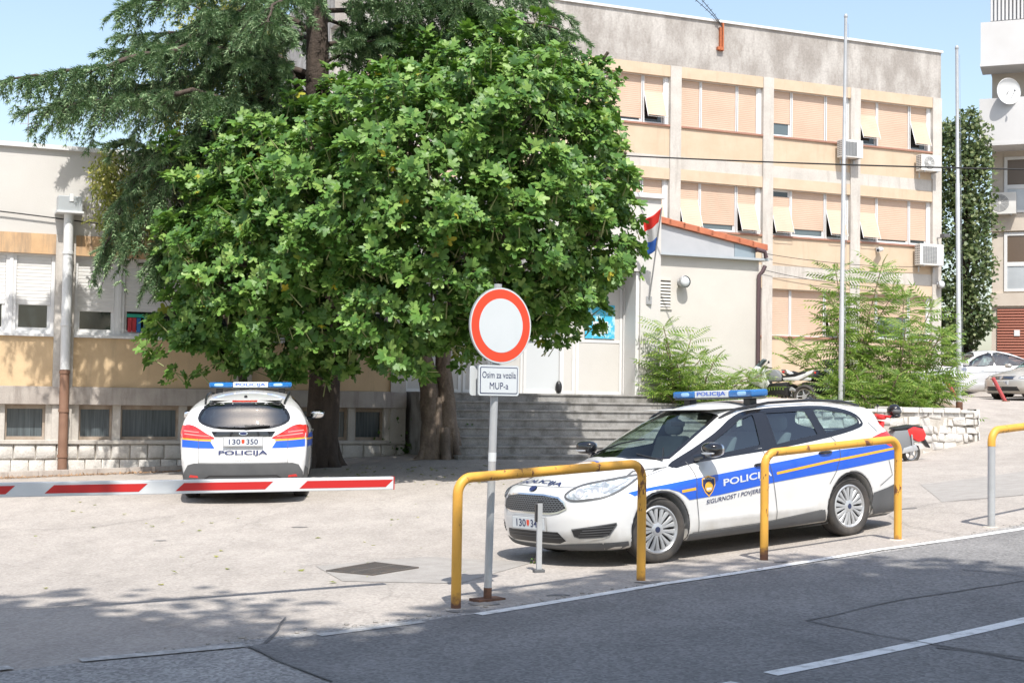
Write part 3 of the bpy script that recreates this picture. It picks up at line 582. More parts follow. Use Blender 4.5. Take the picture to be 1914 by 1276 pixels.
# ------------------------------------------------------------------ three storey building behind
BB = bframe('office_building', 'three storey office building with peach roller shutters and bare concrete parapet', 'building', FB)
B1 = 7.05; st0 = [-3.5+3.53*k for k in range(-3, 3)]
X0 = st0[0]-.4
MB().box(X0-.6, B1, .0, .5, 12.30, 13.92).build('concrete_parapet', MT['concrete'], BB, smooth=0)
MB().box(X0-.6, B1+.05, -.06, .6, 13.92, 14.0).build('coping', MT['whitepvc'], BB, smooth=0)
MB().box(X0-.6, B1-.01, .42, 12, -.5, 13.9).build('core_wall', MT['concrete'], BB, smooth=0)
for a, b in [(s-.4, s) for s in st0]+[(st0[-1]+3.10, B1-.002)]: MB().box(a, b, -.06, .45, 1.5, 12.299).build('pilaster', MT['paleconc'], BB, smooth=0)
FL = [12.30, 8.98, 5.65]
PAT = {(0, -1): (('down', 1), ('down', .92), ('tilt', .9)), (0, 0): (('down', 1), ('down', 1), ('down', 1)), (0, 1): (('down', .72), ('down', 1), ('down', 1)), (0, 2): (('tilt', .88), ('down', 1), ('tilt', .92)),
       (1, -1): (('down', .95), ('down', 1), ('tilt', 1)), (1, 0): (('tilt', 1), ('down', .86), ('tilt', 1)), (1, 1): (('low', .98), ('down', .84), ('tilt', .95)), (1, 2): (('tilt', .97), ('down', .93), ('down', .90)),
       (2, 1): (('down', 1), ('down', 1), ('tilt', .95)), (2, 2): (('down', 1), ('down', .5), ('down', .85))}
for fi, zt in enumerate(FL):
    for bi, s in enumerate(st0):
        k = bi-3; e_ = s+3.10 if bi == len(st0)-1 else s+3.13
        MB().box(s, e_, -.03, .42, zt-.36, zt-.001).build('lintel_band', MT['yellow'], BB, smooth=0)
        MB().box(s+.001, e_-.001, -.05, .3, zt-1.98, zt-1.92).build('window_sill', MT['sillred'], BB, smooth=0)
        MB().box(s, e_, 0, .42, zt-2.92, zt-1.98).build('spandrel', MT['yellow'], BB, smooth=0)
        if fi < 2: MB().box(s, e_, -.004, .42, zt-3.319, zt-2.921).build('floor_strip', MT['ledge' if False else 'paleconc'], BB, smooth=0)
        if k < -3: continue
        pt = PAT.get((fi, k), (('down', 1), ('down', 1), ('down', 1))); w = e_-s
        for (x0, x1), (md, sh) in zip(((s+.0, s+.80), (s+.82, s+2.18), (s+2.21, s+2.98)), pt): window(BB, x0, x1, zt-1.92, zt-.36, .10, sh, md, gm='bpane' if sh < .9 and md == 'down' else 'pane', fr=.035)
        MB().box(s+2.98, e_, .08, .25, zt-1.92, zt-.36).build('frame_post', MT['whitepvc'], BB, smooth=0)
MB().box(X0-.6, B1-.003, .001, .42, 1.0, FL[2]-2.92).build('base_wall', MT['yellow'], BB, smooth=0)
# things hung on the facades
def acunit(label, loc, rz, w=.82, h=.56, d=.30, sideholes=True, fan=True):
    t = thing('ac_unit', label, 'air conditioner', loc, rz, 'air conditioners on the facades')
    MB().box(-w/2, w/2, -d, 0, 0, h).build('casing', MT['acwhite'], t, smooth=0, bevel=.015)
    r = h*.40; cx = -w/2+w*.40
    if fan:
        m = MB(); m.lathe([(0, -.004), (r, -.004)], (cx, -d, h/2), 'y', 28); m.build('fan_recess', MT['acgrey'], t)
        m = MB()
        for q in range(1, 8): m.lathe([(r*q/8, -.012), (r*q/8+.008, -.016), (r*q/8+.012, -.012)], (cx, -d, h/2), 'y', 28)
        for q in range(8):
            a = q*math.pi/4; m.tube([(cx+.03*math.cos(a), -d-.012, h/2+.03*math.sin(a)), (cx+r*math.cos(a), -d-.012, h/2+r*math.sin(a))], .005, 5)
        m.lathe([(0, -.018), (.05, -.018), (.06, -.01)], (cx, -d, h/2), 'y', 20); m.build('fan_guard', MT['acwhite'], t)
    else:
        m = MB()
        for q in range(13): m.box(cx-r, cx+r, -d-.012, -d-.002, h/2-r+q*r/6.5, h/2-r+q*r/6.5+.012)
        for q in range(9): m.box(cx-r+q*r/4, cx-r+q*r/4+.01, -d-.014, -d-.001, h/2-r, h/2+r)
        m.build('front_grille', MT['acgrey'], t, smooth=0)
    m = MB()
    for q in range(8):
        for s in range(3): m.box(-w/2-.003, -w/2+.002, -d+.04+s*.085, -d+.09+s*.085, .06+q*h*.11, .06+q*h*.11+.03)
    m.build('side_louvres', MT['black'], t, smooth=0)
    for x in (-w*.32, w*.32): MB().box(x-.02, x+.02, -d+.02, .08, -.04, -.002).box(x-.02, x+.02, .0, .03, -.22, -.039).build('bracket', MT['galv'], t, smooth=0)
    return t
acunit('grey-white air conditioner under the top windows, left of the round-fanned one', tuple(fw(FB, 2.95, .14, 9.82)), RZ, .86, .60, fan=False)
acunit('white air conditioner with round fan under the top right window of the office building', tuple(fw(FB, 6.28, .14, 9.62)), RZ, .86, .56)
acunit('large white air conditioner low on the right edge of the office building, above the bushes', tuple(fw(FB, 6.32, .14, 6.34)), RZ, 1.02, .74, fan=False)
m = MB()
fl = thing('floodlight', 'small square floodlight on the right corner of the office building', 'floodlight', tuple(fw(FB, 6.86, .06, 7.35)), RZ)
MB().box(-.03, .03, -.25, 0, -.02, .02).build('arm', MT['galv'], fl, smooth=0); MB().box(-.05, .22, -.42, -.2, .0, .12).build('lamp_head', MT['greyplastic'], fl, smooth=0, bevel=.01)
cc = thing('cctv_camera', 'white dome-ended cctv camera under the second floor sill of the office building', 'camera', tuple(fw(FB, 4.27, 0, 6.82)), RZ)
MB().box(-.04, .04, -.22, 0, .02, .06).build('bracket', MT['white'], cc, smooth=0); MB().tube([(.14, -.12, 0), (-.14, -.3, -.06)], .075, 16).build('camera_body', MT['white'], cc); MB().ell((-.15, -.305, -.062), (.05, .05, .05)).build('lens', MT['gblack'], cc)
bulkhead('wall_lamp', 'round lamp on the right edge of the office building below the lowest air conditioner', FB, 6.92, 5.72, .06, .14)
br = thing('cable_bracket', 'rusty orange cable bracket bolted to the concrete parapet', 'bracket', tuple(fw(FB, *[fac(1347, 50, FB)[0], .0, 0])), RZ)
m = MB(); m.box(-.07, -.02, -.10, -.002, 12.98, 13.75).box(.02, .07, -.10, -.002, 12.98, 13.9).box(-.02, .02, -.04, -.003, 12.98, 13.5).box(-.16, .05, -.12, -.001, 13.0, 13.1); m.build('angle_irons', pmat('orange_rust', (.48, .14, .05), .8, col2=(.30, .09, .04), scale=14), br, smooth=0)
m = MB(); q0 = Vector((0, -.1, 13.75))
for k, (dx, dz) in enumerate(((-3.2, 1.9), (-2.4, 1.9))):
    pts = [q0+Vector((dx*i/16, -.1*i/16, dz*(i/16)**.8)) for i in range(17)]; m.tube(pts, .012, 5)
    for i in range(1, 17, 1):
        c = pts[i]; m.tube([c+Vector((-.05, 0, -.04)), c+Vector((.05, 0, .05))], .008, 4)
m.build('barbed_wire', MT['cable'], br)
def wire(name, label, pts, r=.012, grp=None):
    P = [Vector(p) for p in pts]; o = MB().tube(P, r, 6).build(name, MT['cable']); tag(o, label, 'cable', grp); return o
def catn(a, b, sag, n=40): a, b = np.array(a), np.array(b); return [a+(b-a)*i/n-np.array([0, 0, sag*4*(i/n)*(1-i/n)]) for i in range(n+1)]
wire('power_cable', 'black overhead power cable crossing in front of the office building', catn(at(700, 262, 33), at(2150, 321, 24), .12), .016)
wire('thin_wire', 'thin grey wire running along the office facade from the annex roof', catn(fw(FB, -.4, .15, 6.42), fw(FB, 6.1, .12, 6.30), .12), .010)
wire('thin_wire', 'lower thin wire strung along the office facade behind the tree of heaven', catn(fw(FB, -.4, .15, 5.88), fw(FB, 5.4, .1, 5.55), .15), .010)

# apartment house on the right
AP = thing('apartment_building', 'apartment house with white balconies and brown garage door at the right edge', 'building', (18.9, 56, 0), math.radians(-22))
def az(y): return 1.6+(753.5-y)/2658*56
AXm = lambda px: (px-1848)/47.5
MB().box(AXm(1848), 14, .0, 10, 0, az(135)).build('wall', MT['beige'], AP, smooth=0)
MB().box(AXm(1846), 14.2, -.12, .2, az(432), az(401)).build('floor_slab', MT['beige'], AP, smooth=0)
MB().box(AXm(1846), 14.2, -.12, .2, az(572), az(548)).build('floor_slab', MT['beige'], AP, smooth=0)
for y0, y1, dx in ((282, 195, -18), (135, 53, -16), (-30, -110, -14)):
    m = MB(); x = AXm(1848+dx); m.box(x, 13, -1.5, -1.38, az(y0)+.12, az(y1)).box(x, x+.12, -1.378, 0, az(y0)+.12, az(y1)).box(x-.02, 13, -1.52, 0, az(y0), az(y0)+.118); m.build('balcony', MT['balcony'], AP, smooth=0)
MB().box(AXm(1845), 14, -.1, 10, az(135)+.1, az(-260)).build('upper_wall', MT['balcony'], AP, smooth=0)
m = MB()
for k in range(30): m.box(AXm(1848)+.02+k*.14, AXm(1848)+.10+k*.14, -1.36, -1.30, az(50), az(-60))
m.build('awning_slats', MT['balcony'], AP, smooth=0)
for y1, y0 in ((293, 398), (435, 545)):
    x0, x1 = AXm(1870), AXm(1870)+1.6; zb_, zt_ = az(y0), az(y1); zm = az((y0+y1)/2+4); f = MB()
    f.box(x0, x0+.12, -.05, .1, zb_, zt_).box(x1-.12, x1, -.05, .1, zb_, zt_).box(x0+.12, x1-.12, -.048, .1, zt_-.12, zt_).box(x0+.12, x1-.12, -.048, .1, zm-.08, zm+.08).box(x0+.12, x1-.12, -.048, .1, zb_, zb_+.1)
    f = f.build('balcony_door', MT['whitepvc'], AP, smooth=0); MB().box(x0+.12, x1-.12, -.02, -.005, zm+.08, zt_-.12).build('pane', pmat('brown_blind', (.13, .095, .07), .3), f, smooth=0); MB().box(x0+.12, x1-.12, -.02, -.005, zb_+.1, zm-.08).build('lower_panel', MT['metal'], f, smooth=0)
g = MB()
for k in range(22): z = az(572)-.1-k*.11; g.add([(AXm(1858), -.03, z), (12, -.03, z), (12, -.075, z-.085), (AXm(1858), -.075, z-.085), (AXm(1858), -.03, z-.10), (12, -.03, z-.10)], [(0, 1, 2, 3), (3, 2, 5, 4)])
g = g.build('garage_door', MT['garage'], AP, smooth=0); MB().box(AXm(1888), AXm(1898), -.09, -.08, az(628), az(617)).build('notice', MT['white'], g, smooth=0)
acunit('white air conditioner on the corner of the apartment house under its lower balcony', tuple(Vector((18.9, 56, 0))+Matrix.Rotation(math.radians(-22), 3, 'Z') @ Vector((AXm(1868), -.1, az(402)))), math.radians(-22), 1.0, .85, .35)
sd = thing('satellite_dish', 'round white satellite dish above the lower balcony of the apartment house', 'satellite dish', tuple(at(1885, 171, 54.2)), math.radians(12))
m = MB(); m.lathe([(r*.5, -.12+.14*(r)**2) for r in (0, .2, .4, .6, .8, 1.)], (0, 0, 0), 'y', 36); m.lathe([(.5, .02), (.51, .03), (.5, .04)], (0, 0, 0), 'y', 36)
d = m.build('dish', MT['white'], sd); d.rotation_euler = (math.radians(0), 0, 0); d.scale = (1, -1, 1)
m = MB(); m.tube([(0, .0, 0), (.0, .35, -.25), (0, .5, -1.2)], .025, 8).tube([(0, -.05, -.45), (0, -.42, -.08)], .012, 6).ell((0, -.44, -.05), (.04, .06, .04)); m.build('arm', MT['galv'], sd)
# ------------------------------------------------------------------ vehicle bodies: a smooth solid f(x,y,z)=0 turned into a skin
def pch(xs, ys):
    o = np.argsort(xs); xs = np.array(xs, float)[o]; ys = np.array(ys, float)[o]
    h = np.diff(xs); dl = np.diff(ys)/h; d = np.zeros(len(xs))
    for i in range(1, len(xs)-1):
        if dl[i-1]*dl[i] > 0:
            w1 = 2*h[i]+h[i-1]; w2 = h[i]+2*h[i-1]; d[i] = (w1+w2)/(w1/dl[i-1]+w2/dl[i])
    d[0] = dl[0]; d[-1] = dl[-1]
    def f(x):
        x = np.clip(x, xs[0], xs[-1]); i = np.clip(np.searchsorted(xs, x)-1, 0, len(xs)-2); t = (x-xs[i])/h[i]; t2 = t*t; t3 = t2*t
        return (2*t3-3*t2+1)*ys[i]+(t3-2*t2+t)*h[i]*d[i]+(-2*t3+3*t2)*ys[i+1]+(t3-t2)*h[i]*d[i+1]
    return f
def tab(L): return pch([a for a, b in L], [b for a, b in L])
def smax(a, b, k):
    h = np.clip(.5+.5*(a-b)/k, 0, 1); return a*h+b*(1-h)+k*h*(1-h)
class CarShape:
    def __init__(s, T, P, ZS, ZB, F, R, wb=.055, fc=.30, rc=.14, rc2=.30, tum=.45, bottom=.17, wheels=(0, -2.648), ar=.36, hz=.32, wrap=.5, inn=.58):
        s.T, s.P, s.ZS, s.ZB, s.F, s.R = map(tab, (T, P, ZS, ZB, F, R)); s.p = (wb, fc, rc, rc2, tum, bottom, wheels, ar, hz, wrap, inn)
    def W(s, x, z):
        wb, tum = s.p[0], s.p[4]; P, zs, zb = s.P(x), s.ZS(x), s.ZB(x)
        lo = P-.035*(np.clip(zs-z, 0, 1)/.5)**2-.045*(np.clip(.30-z, 0, 1)/.15)**2+.010*np.exp(-((z-.36)/.05)**2)*np.clip((-.4-x)*5, 0, 1)*np.clip((x+2.2)*5, 0, 1)
        t = np.clip((z-zs)/(zb-zs), 0, 1); mid = P-wb*t*t
        d = np.clip(z-zb, 0, 2); hi = P-wb-tum*d-.35*d*d-.06*np.clip((-2.6-x), 0, 1)**2*np.clip(d*5, 0, 1)
        return np.where(z < zs, lo, np.where(z < zb, mid, hi))
    def f(s, x, y, z, arch=True):
        wb, fc, rc, rc2, tum, bot, wh, ar, hz, wrap, inn = s.p; y = np.abs(y)
        a = (y-s.W(x, z))*.95
        xx = x+wrap*y*y*np.clip(1-(x+1.2)/-.9, 0, 1)*np.clip((.75-x)/.7, 0, 1)
        t = s.T(xx)-.14*(y/.8)**2; sl = (s.T(xx+.02)-s.T(xx-.02))/.04; b = (z-t)/np.sqrt(1+sl*sl)
        c = (x-s.F(z)+fc*(y/.8)**3)/np.sqrt(1+(3*fc/.8*(y/.8)**2)**2)
        k = rc+(rc2-rc)*np.clip((z-.95)/.2, 0, 1); d = (s.R(z)+k*(y/.8)**3-x)/np.sqrt(1+(3*k/.8*(y/.8)**2)**2)
        g = smax(a, b, .07); g = smax(g, c, .06); g = smax(g, d, .06); g = smax(g, bot-z, .05)
        if arch:
            for w in wh: g = np.maximum(g, np.minimum(ar-np.sqrt((x-w)**2+(z-hz)**2), y-inn))
        return g
    def grad(s, P, arch=False):
        e = .004; return np.stack([s.f(*(P+d).T, arch)-s.f(*(P-d).T, arch) for d in np.eye(3)*e], 1)/(2*e)
    def cast(s, P, D, L=2.4, off=0.):
        """move points P along D until they meet the body; off: height above it"""
        P = np.asarray(P, float); D = np.broadcast_to(np.asarray(D, float)/np.linalg.norm(D), P.shape); ts = np.arange(0, L, .03)
        g = s.f(P[:, None, 0]+D[:, None, 0]*ts, P[:, None, 1]+D[:, None, 1]*ts, P[:, None, 2]+D[:, None, 2]*ts, False)
        i = np.where((g < 0).any(1), np.argmax(g < 0, 1), np.argmin(g, 1)); lo = ts[np.maximum(i-1, 0)]; hi = ts[i]
        for _ in range(14):
            m = (lo+hi)/2; v = s.f(*(P+D*m[:, None]).T, False); lo = np.where(v > 0, m, lo); hi = np.where(v > 0, hi, m)
        Q = P+D*hi[:, None]; n = s.grad(Q); n /= np.maximum(np.linalg.norm(n, axis=1, keepdims=True), 1e-6)
        return Q+n*off
    def skin(s, h, x0, x1, holes):
        xs = np.arange(x0, x1, h); ys = np.arange(-1.0-h/2, 1.0+h, h); zs = np.arange(.10, 1.60, h)
        Fv = s.f(xs[:, None, None], ys[None, :, None], zs[None, None, :]).astype(np.float32); ins = Fv < 0
        nx, ny, nz = Fv.shape; cnt = np.zeros((nx-1, ny-1, nz-1)); acc = np.zeros((nx-1, ny-1, nz-1, 3))
        G3 = [xs, ys, zs]; org = np.array([x0, ys[0], zs[0]]); quads = []
        for ax in range(3):
            sl0 = [slice(None)]*3; sl1 = [slice(None)]*3; sl0[ax] = slice(0, -1); sl1[ax] = slice(1, None)
            a, b = Fv[tuple(sl0)], Fv[tuple(sl1)]; cr = (a < 0) != (b < 0); I = np.argwhere(cr); va, vb = a[cr], b[cr]; t = va/(va-vb)
            P = I.astype(float); P[:, ax] += t; o1, o2 = [k for k in range(3) if k != ax]
            ok = (I[:, o1] > 0) & (I[:, o2] > 0) & (I[:, o1] < Fv.shape[o1]-1) & (I[:, o2] < Fv.shape[o2]-1); I, P, va = I[ok], P[ok], va[ok]; cells = []
            for d1, d2 in ((0, 0), (-1, 0), (-1, -1), (0, -1)):
                J = I.copy(); J[:, o1] += d1; J[:, o2] += d2; cells.append(J); np.add.at(cnt, tuple(J.T), 1); np.add.at(acc, tuple(J.T), P)
            q = np.stack([np.ravel_multi_index(tuple(J.T), cnt.shape) for J in cells], 1)
            flip = (va < 0) if ax != 1 else (va >= 0); q[~flip] = q[~flip][:, ::-1]; quads.append(q)
        act = np.flatnonzero(cnt.ravel()); V = acc.reshape(-1, 3)[act]/cnt.ravel()[act][:, None]*h+org
        mp = np.full(cnt.size, -1); mp[act] = np.arange(len(act)); Q = mp[np.concatenate(quads)]
        for _ in range(2):
            g = s.grad(V, True); v = s.f(*V.T); st = v[:, None]*g/np.maximum((g*g).sum(1, keepdims=True), .3); V = V-np.clip(st, -h*.6, h*.6)
        c = V[Q].mean(1); keep = np.ones(len(Q), bool)
        for fn in holes: keep &= ~fn(c)
        return V, Q[keep]
def inpoly(px, py, poly):
    r = np.zeros(len(px), bool); n = len(poly)
    for i in range(n):
        (x0, y0), (x1, y1) = poly[i], poly[i-1]
        c = ((y0 > py) != (y1 > py)); r ^= c & (px < (x1-x0)*(py-y0)/(y1-y0+1e-12)+x0)
    return r
def smoothpoly(P, k=4, closed=True):
    P = [np.array(p, float) for p in P]; n = len(P); out = []
    for i in range(n if closed else n-1):
        p0, p1, p2, p3 = (P[(i+j) % n] if closed else P[min(max(i+j, 0), n-1)] for j in (-1, 0, 1, 2))
        for q in range(k):
            t = q/k; out.append(tuple(.5*((2*p1)+(-p0+p2)*t+(2*p0-5*p1+4*p2-p3)*t*t+(-p0+3*p1-3*p2+p3)*t**3)))
    if not closed: out.append(tuple(P[-1]))
    return out
# ways to look at the body: 2-D drawing -> start points and direction
VIEW = {
 'L': (lambda a, b: np.stack([a, a*0+1.25, b], 1), (0, -1, 0)), 'R': (lambda a, b: np.stack([a, a*0-1.25, b], 1), (0, 1, 0)),
 'F': (lambda a, b: np.stack([a*0+1.4, a, b], 1), (-1, 0, 0)), 'B': (lambda a, b: np.stack([a*0-4.4, a, b], 1), (1, 0, 0)),
 'T': (lambda a, b: np.stack([b, a, a*0+1.8], 1), (0, 0, -1)),
 'FL': (lambda a, b: np.stack([1.2-a*.7071, 1.2+a*.7071, b], 1), (-1, -1, 0)), 'FR': (lambda a, b: np.stack([1.2-a*.7071, -1.2-a*.7071, b], 1), (-1, 1, 0)),
 'BL': (lambda a, b: np.stack([-4.2+a*.7071, 1.4+a*.7071, b], 1), (1, -1, 0)), 'BR': (lambda a, b: np.stack([-4.2+a*.7071, -1.4-a*.7071, b], 1), (1, 1, 0))}
def decal(S, name, bm, view, off, mat, par, L=.06, smooth=True):
    """lay a flat drawing (bmesh in its XY) onto the body"""
    subdiv(bm, L); fn, D = VIEW[view]; co = np.array([v.co[:2] for v in bm.verts]); Q = S.cast(fn(co[:, 0], co[:, 1]), D, 2.6, off)
    for v, q in zip(bm.verts, Q): v.co = q
    bm.normal_update(); DV = Vector(D)
    for f in bm.faces:
        if f.normal.dot(DV) > 0: f.normal_flip()
    return bm2obj(bm, name, mat, par, smooth)
def polybm(*polys):
    bm = bmesh.new()
    for p in polys: bm.faces.new([bm.verts.new((x, y, 0)) for x, y in p])
    return bm
def ribbm(lines, w, closed=False):
    bm = bmesh.new()
    for ln in lines:
        P = [np.array(p, float) for p in ln]; n = len(P); R = []; Q = []
        d = [0]
        for i in range(n): 
            a = P[(i-1) % n] if (closed or i > 0) else P[i]; b = P[(i+1) % n] if (closed or i < n-1) else P[i]; t = b-a; t = t/max(np.linalg.norm(t), 1e-9); s = np.array([-t[1], t[0]])*w/2
            R.append(bm.verts.new((*(P[i]+s), 0))); Q.append(bm.verts.new((*(P[i]-s), 0)))
        for i in range(n if closed else n-1): bm.faces.new((R[i], Q[i], Q[(i+1) % n], R[(i+1) % n]))
    return bm
def dens(P, L=.05):
    o = []
    for a, b in zip(P[:-1], P[1:]):
        k = max(1, int(math.dist(a, b)/L)); o += [(a[0]+(b[0]-a[0])*i/k, a[1]+(b[1]-a[1])*i/k) for i in range(k)]
    return o+[P[-1]]
def textbm(s, h, x0, y0, x1=None, bold=0., shear=0., align='LEFT', ang=0., flip=False):
    cu = bpy.data.curves.new('t', 'FONT'); cu.body = s; cu.size = 1; cu.offset = bold; cu.shear = shear; cu.resolution_u = 3; cu.fill_mode = 'FRONT'
    o = bpy.data.objects.new('t', cu); C.collection.objects.link(o); bpy.context.view_layer.update()
    me = bpy.data.meshes.new_from_object(o.evaluated_get(bpy.context.evaluated_depsgraph_get())); bpy.data.objects.remove(o); bpy.data.curves.remove(cu)
    bm = bmesh.new(); bm.from_mesh(me); bpy.data.meshes.remove(me)
    X = [v.co.x for v in bm.verts]; Y = [v.co.y for v in bm.verts]; a, b, c, d = min(X), max(X), min(Y), max(Y); sy = h/(d-c); sx = (x1-x0)/(b-a) if x1 is not None else sy
    W_ = (b-a)*sx; ox = x0 if align == 'LEFT' else x0-W_/2; ca, sa = math.cos(ang), math.sin(ang)
    for v in bm.verts:
        x, y = (v.co.x-a)*sx, (v.co.y-c)*sy
        if flip: x = W_-x
        v.co = (ox+x*ca-y*sa, y0+x*sa+y*ca, 0)
    return bm
def joinbm(*bs):
    r = bmesh.new()
    for b in bs:
        me = bpy.data.meshes.new('j'); b.to_mesh(me); b.free(); r.from_mesh(me); bpy.data.meshes.remove(me)
    return r
def flatobj(bm, name, mat, par, fn):
    bmesh.ops.triangulate(bm, faces=[f for f in bm.faces if len(f.verts) > 4])
    for v in bm.verts: v.co = fn(v.co.x, v.co.y)
    return bm2obj(bm, name, mat, par, False)
def make_wheel(par, x, y, side, R=.316, w=.205, steer=0., spokes=12, rim=.222, cover='silver'):
    """wheel > tyre, wheel_cover, spokes ...; axle along y, outer face at +y*side"""
    t = bpy.data.objects.new('wheel', None); C.collection.objects.link(t); t.parent = par; t.location = (x, y, R); t.rotation_euler = (0, 0, steer); s = side
    h = w/2; m = MB(); pr = [(rim-.005, -h*.72), (rim+.02, -h*.9), (R-.04, -h), (R-.012, -h*.9), (R, -h*.62), (R, h*.62), (R-.012, h*.9), (R-.04, h), (rim+.02, h*.93), (rim-.005, h*.78)]
    m.lathe([(r, q*s) for r, q in pr], (0, 0, 0), 'y', 56); n = 56
    for q in (-.5, 0, .5): m.lathe([(R+.0008, (q*h-.004)*s), (R+.0012, (q*h+.004)*s)], (0, 0, 0), 'y', 40, 1)
    m.build('tyre', [MT['rubber'], MT['black']], t, smooth=50)
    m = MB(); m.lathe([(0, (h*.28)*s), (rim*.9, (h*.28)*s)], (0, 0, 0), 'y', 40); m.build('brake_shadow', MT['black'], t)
    m = MB(); m.lathe([(rim*1.0, h*.70*s), (rim*1.03, h*.86*s), (rim*.97, h*.93*s), (rim*.90, h*.80*s), (rim*.87, h*.5*s)], (0, 0, 0), 'y', 48)
    m.lathe([(0, h*.86*s), (rim*.20, h*.86*s), (rim*.30, h*.78*s), (rim*.34, h*.5*s)], (0, 0, 0), 'y', 32)
    for k in range(spokes):
        for da, wd in ((-.14, .030), (.14, .030)):
            a = 2*math.pi*k/spokes+da*.8; a2 = 2*math.pi*k/spokes+da*1.25
            p = []
            for r, aa, ww, hh in ((rim*.27, a, .012, .80), (rim*.6, (a+a2)/2, .018, .83), (rim*.93, a2, .028, .80)):
                cx, cz = r*math.cos(aa), r*math.sin(aa); tx, tz_ = -math.sin(aa)*ww, math.cos(aa)*ww
                p += [(cx-tx, h*(hh-.12)*s, cz-tz_), (cx-tx*.6, h*hh*s, cz-tz_*.6), (cx+tx*.6, h*hh*s, cz+tz_*.6), (cx+tx, h*(hh-.12)*s, cz+tz_)]
            m.add(p, [(4*j+i, 4*j+i+1, 4*j+i+5, 4*j+i+4) for j in (0, 1) for i in range(3)])
    m.build('wheel_cover', MT[cover], t, smooth=40)
    m = MB(); m.lathe([(0, h*.885*s), (rim*.12, h*.885*s), (rim*.13, h*.86*s)], (0, 0, 0), 'y', 24); m.build('hub_cap', pmat('hub_blue', (.03, .04, .09), .3), t)
    return t
def interior(par, dark='seat', xb=-3.3, zfl=.35, rows=(-1.15, -1.95), xd=-.55, wid=.66, belt=.88):
    """floor tub, dashboard, steering wheel and seats seen through the glass"""
    m = MB(); m.box(xb, -.12, -wid, wid, zfl, zfl+.02).box(xb, -.12, -wid-.02, -wid, zfl, belt-.04).box(xb, -.12, wid, wid+.02, zfl, belt-.04).box(-.14, -.12, -wid, wid, zfl, belt-.02).box(xb, xb+.02, -wid, wid, zfl, belt-.06); m.build('cabin_tub', MT['seat'], par, smooth=0)
    m = MB(); m.prism([(-.12, belt-.02), (-.45, belt+.045), (-.75, belt+.03), (-.80, belt-.10), (-.62, belt-.35), (-.12, belt-.35)], -wid, wid, 'y'); m.build('dashboard', MT['dash'], par, bevel=.02)
    m = MB(); c = Vector((-.98, .36, belt)); M = Matrix.Rotation(math.radians(-65), 3, 'Y'); ring = [c+M @ Vector((.18*math.cos(a), .18*math.sin(a), 0)) for a in np.linspace(0, 2*math.pi, 25)]
    m.tube(ring, .014, 8, caps=False)
    for a in (0, 2.2, -2.2): m.tube([c, c+M @ Vector((.18*math.cos(a), .18*math.sin(a), 0))], .016, 6)
    m.build('steering_wheel', MT['black'], par)
    for r, (x, ys) in enumerate(((rows[0], (.36, -.36)), (rows[1], (.38, 0, -.38)))):
        for y in ys:
            m = MB(); hw = .24 if r == 0 else .20
            m.prism([(x+.05, .55), (x+.45, .58), (x+.48, .68), (x, .70)], y-hw, y+hw, 'y'); m.prism([(x+.02, .62), (x+.14, .64), (x-.10, 1.13), (x-.20, 1.12)], y-hw*.92, y+hw*.92, 'y'); m.build('seat', MT[dark], par, bevel=.035)
            m = MB(); m.ell((x-.16, y, 1.22), (.055, .13, .09), 14, 8, p=.7); m.tube([(x-.15, y-.05, 1.08), (x-.15, y-.05, 1.2)], .008, 5).tube([(x-.15, y+.05, 1.08), (x-.15, y+.05, 1.2)], .008, 5); m.build('head_rest', MT[dark], par)

FOCUS = CarShape(
 T=[(1.0, .55), (.86, .73), (.75, .785), (.5, .865), (.2, .93), (0, .965), (-.06, .985), (-.5, 1.185), (-.8, 1.31), (-1.0, 1.38), (-1.15, 1.422), (-1.4, 1.458), (-1.8, 1.48), (-2.3, 1.478), (-2.8, 1.455), (-3.2, 1.41), (-3.4, 1.375), (-3.8, 1.28)],
 P=[(1, .86), (.6, .885), (.2, .905), (-.5, .905), (-1.5, .91), (-2.6, .91), (-3.1, .885), (-3.5, .85), (-3.8, .81)],
 ZS=[(1, .64), (0, .70), (-3.3, .88)], ZB=[(1, .72), (.5, .80), (0, .87), (-.36, .885), (-1, .95), (-1.5, .98), (-2.46, 1.065), (-2.95, 1.13), (-3.7, 1.2)],
 F=[(.1, .74), (.2, .83), (.28, .875), (.36, .90), (.45, .905), (.55, .895), (.62, .885), (.70, .865), (.78, .82), (.9, .6), (1.5, .0)],
 R=[(.1, -3.5), (.2, -3.58), (.3, -3.63), (.45, -3.67), (.6, -3.68), (.70, -3.655), (.80, -3.628), (.9, -3.613), (1.0, -3.60), (1.08, -3.575), (1.15, -3.53), (1.3, -3.45), (1.4, -3.38), (1.6, -3.2)])
MT['paleblue'] = pmat('pale_blue', (.35, .60, .85), .15, coat=.5)
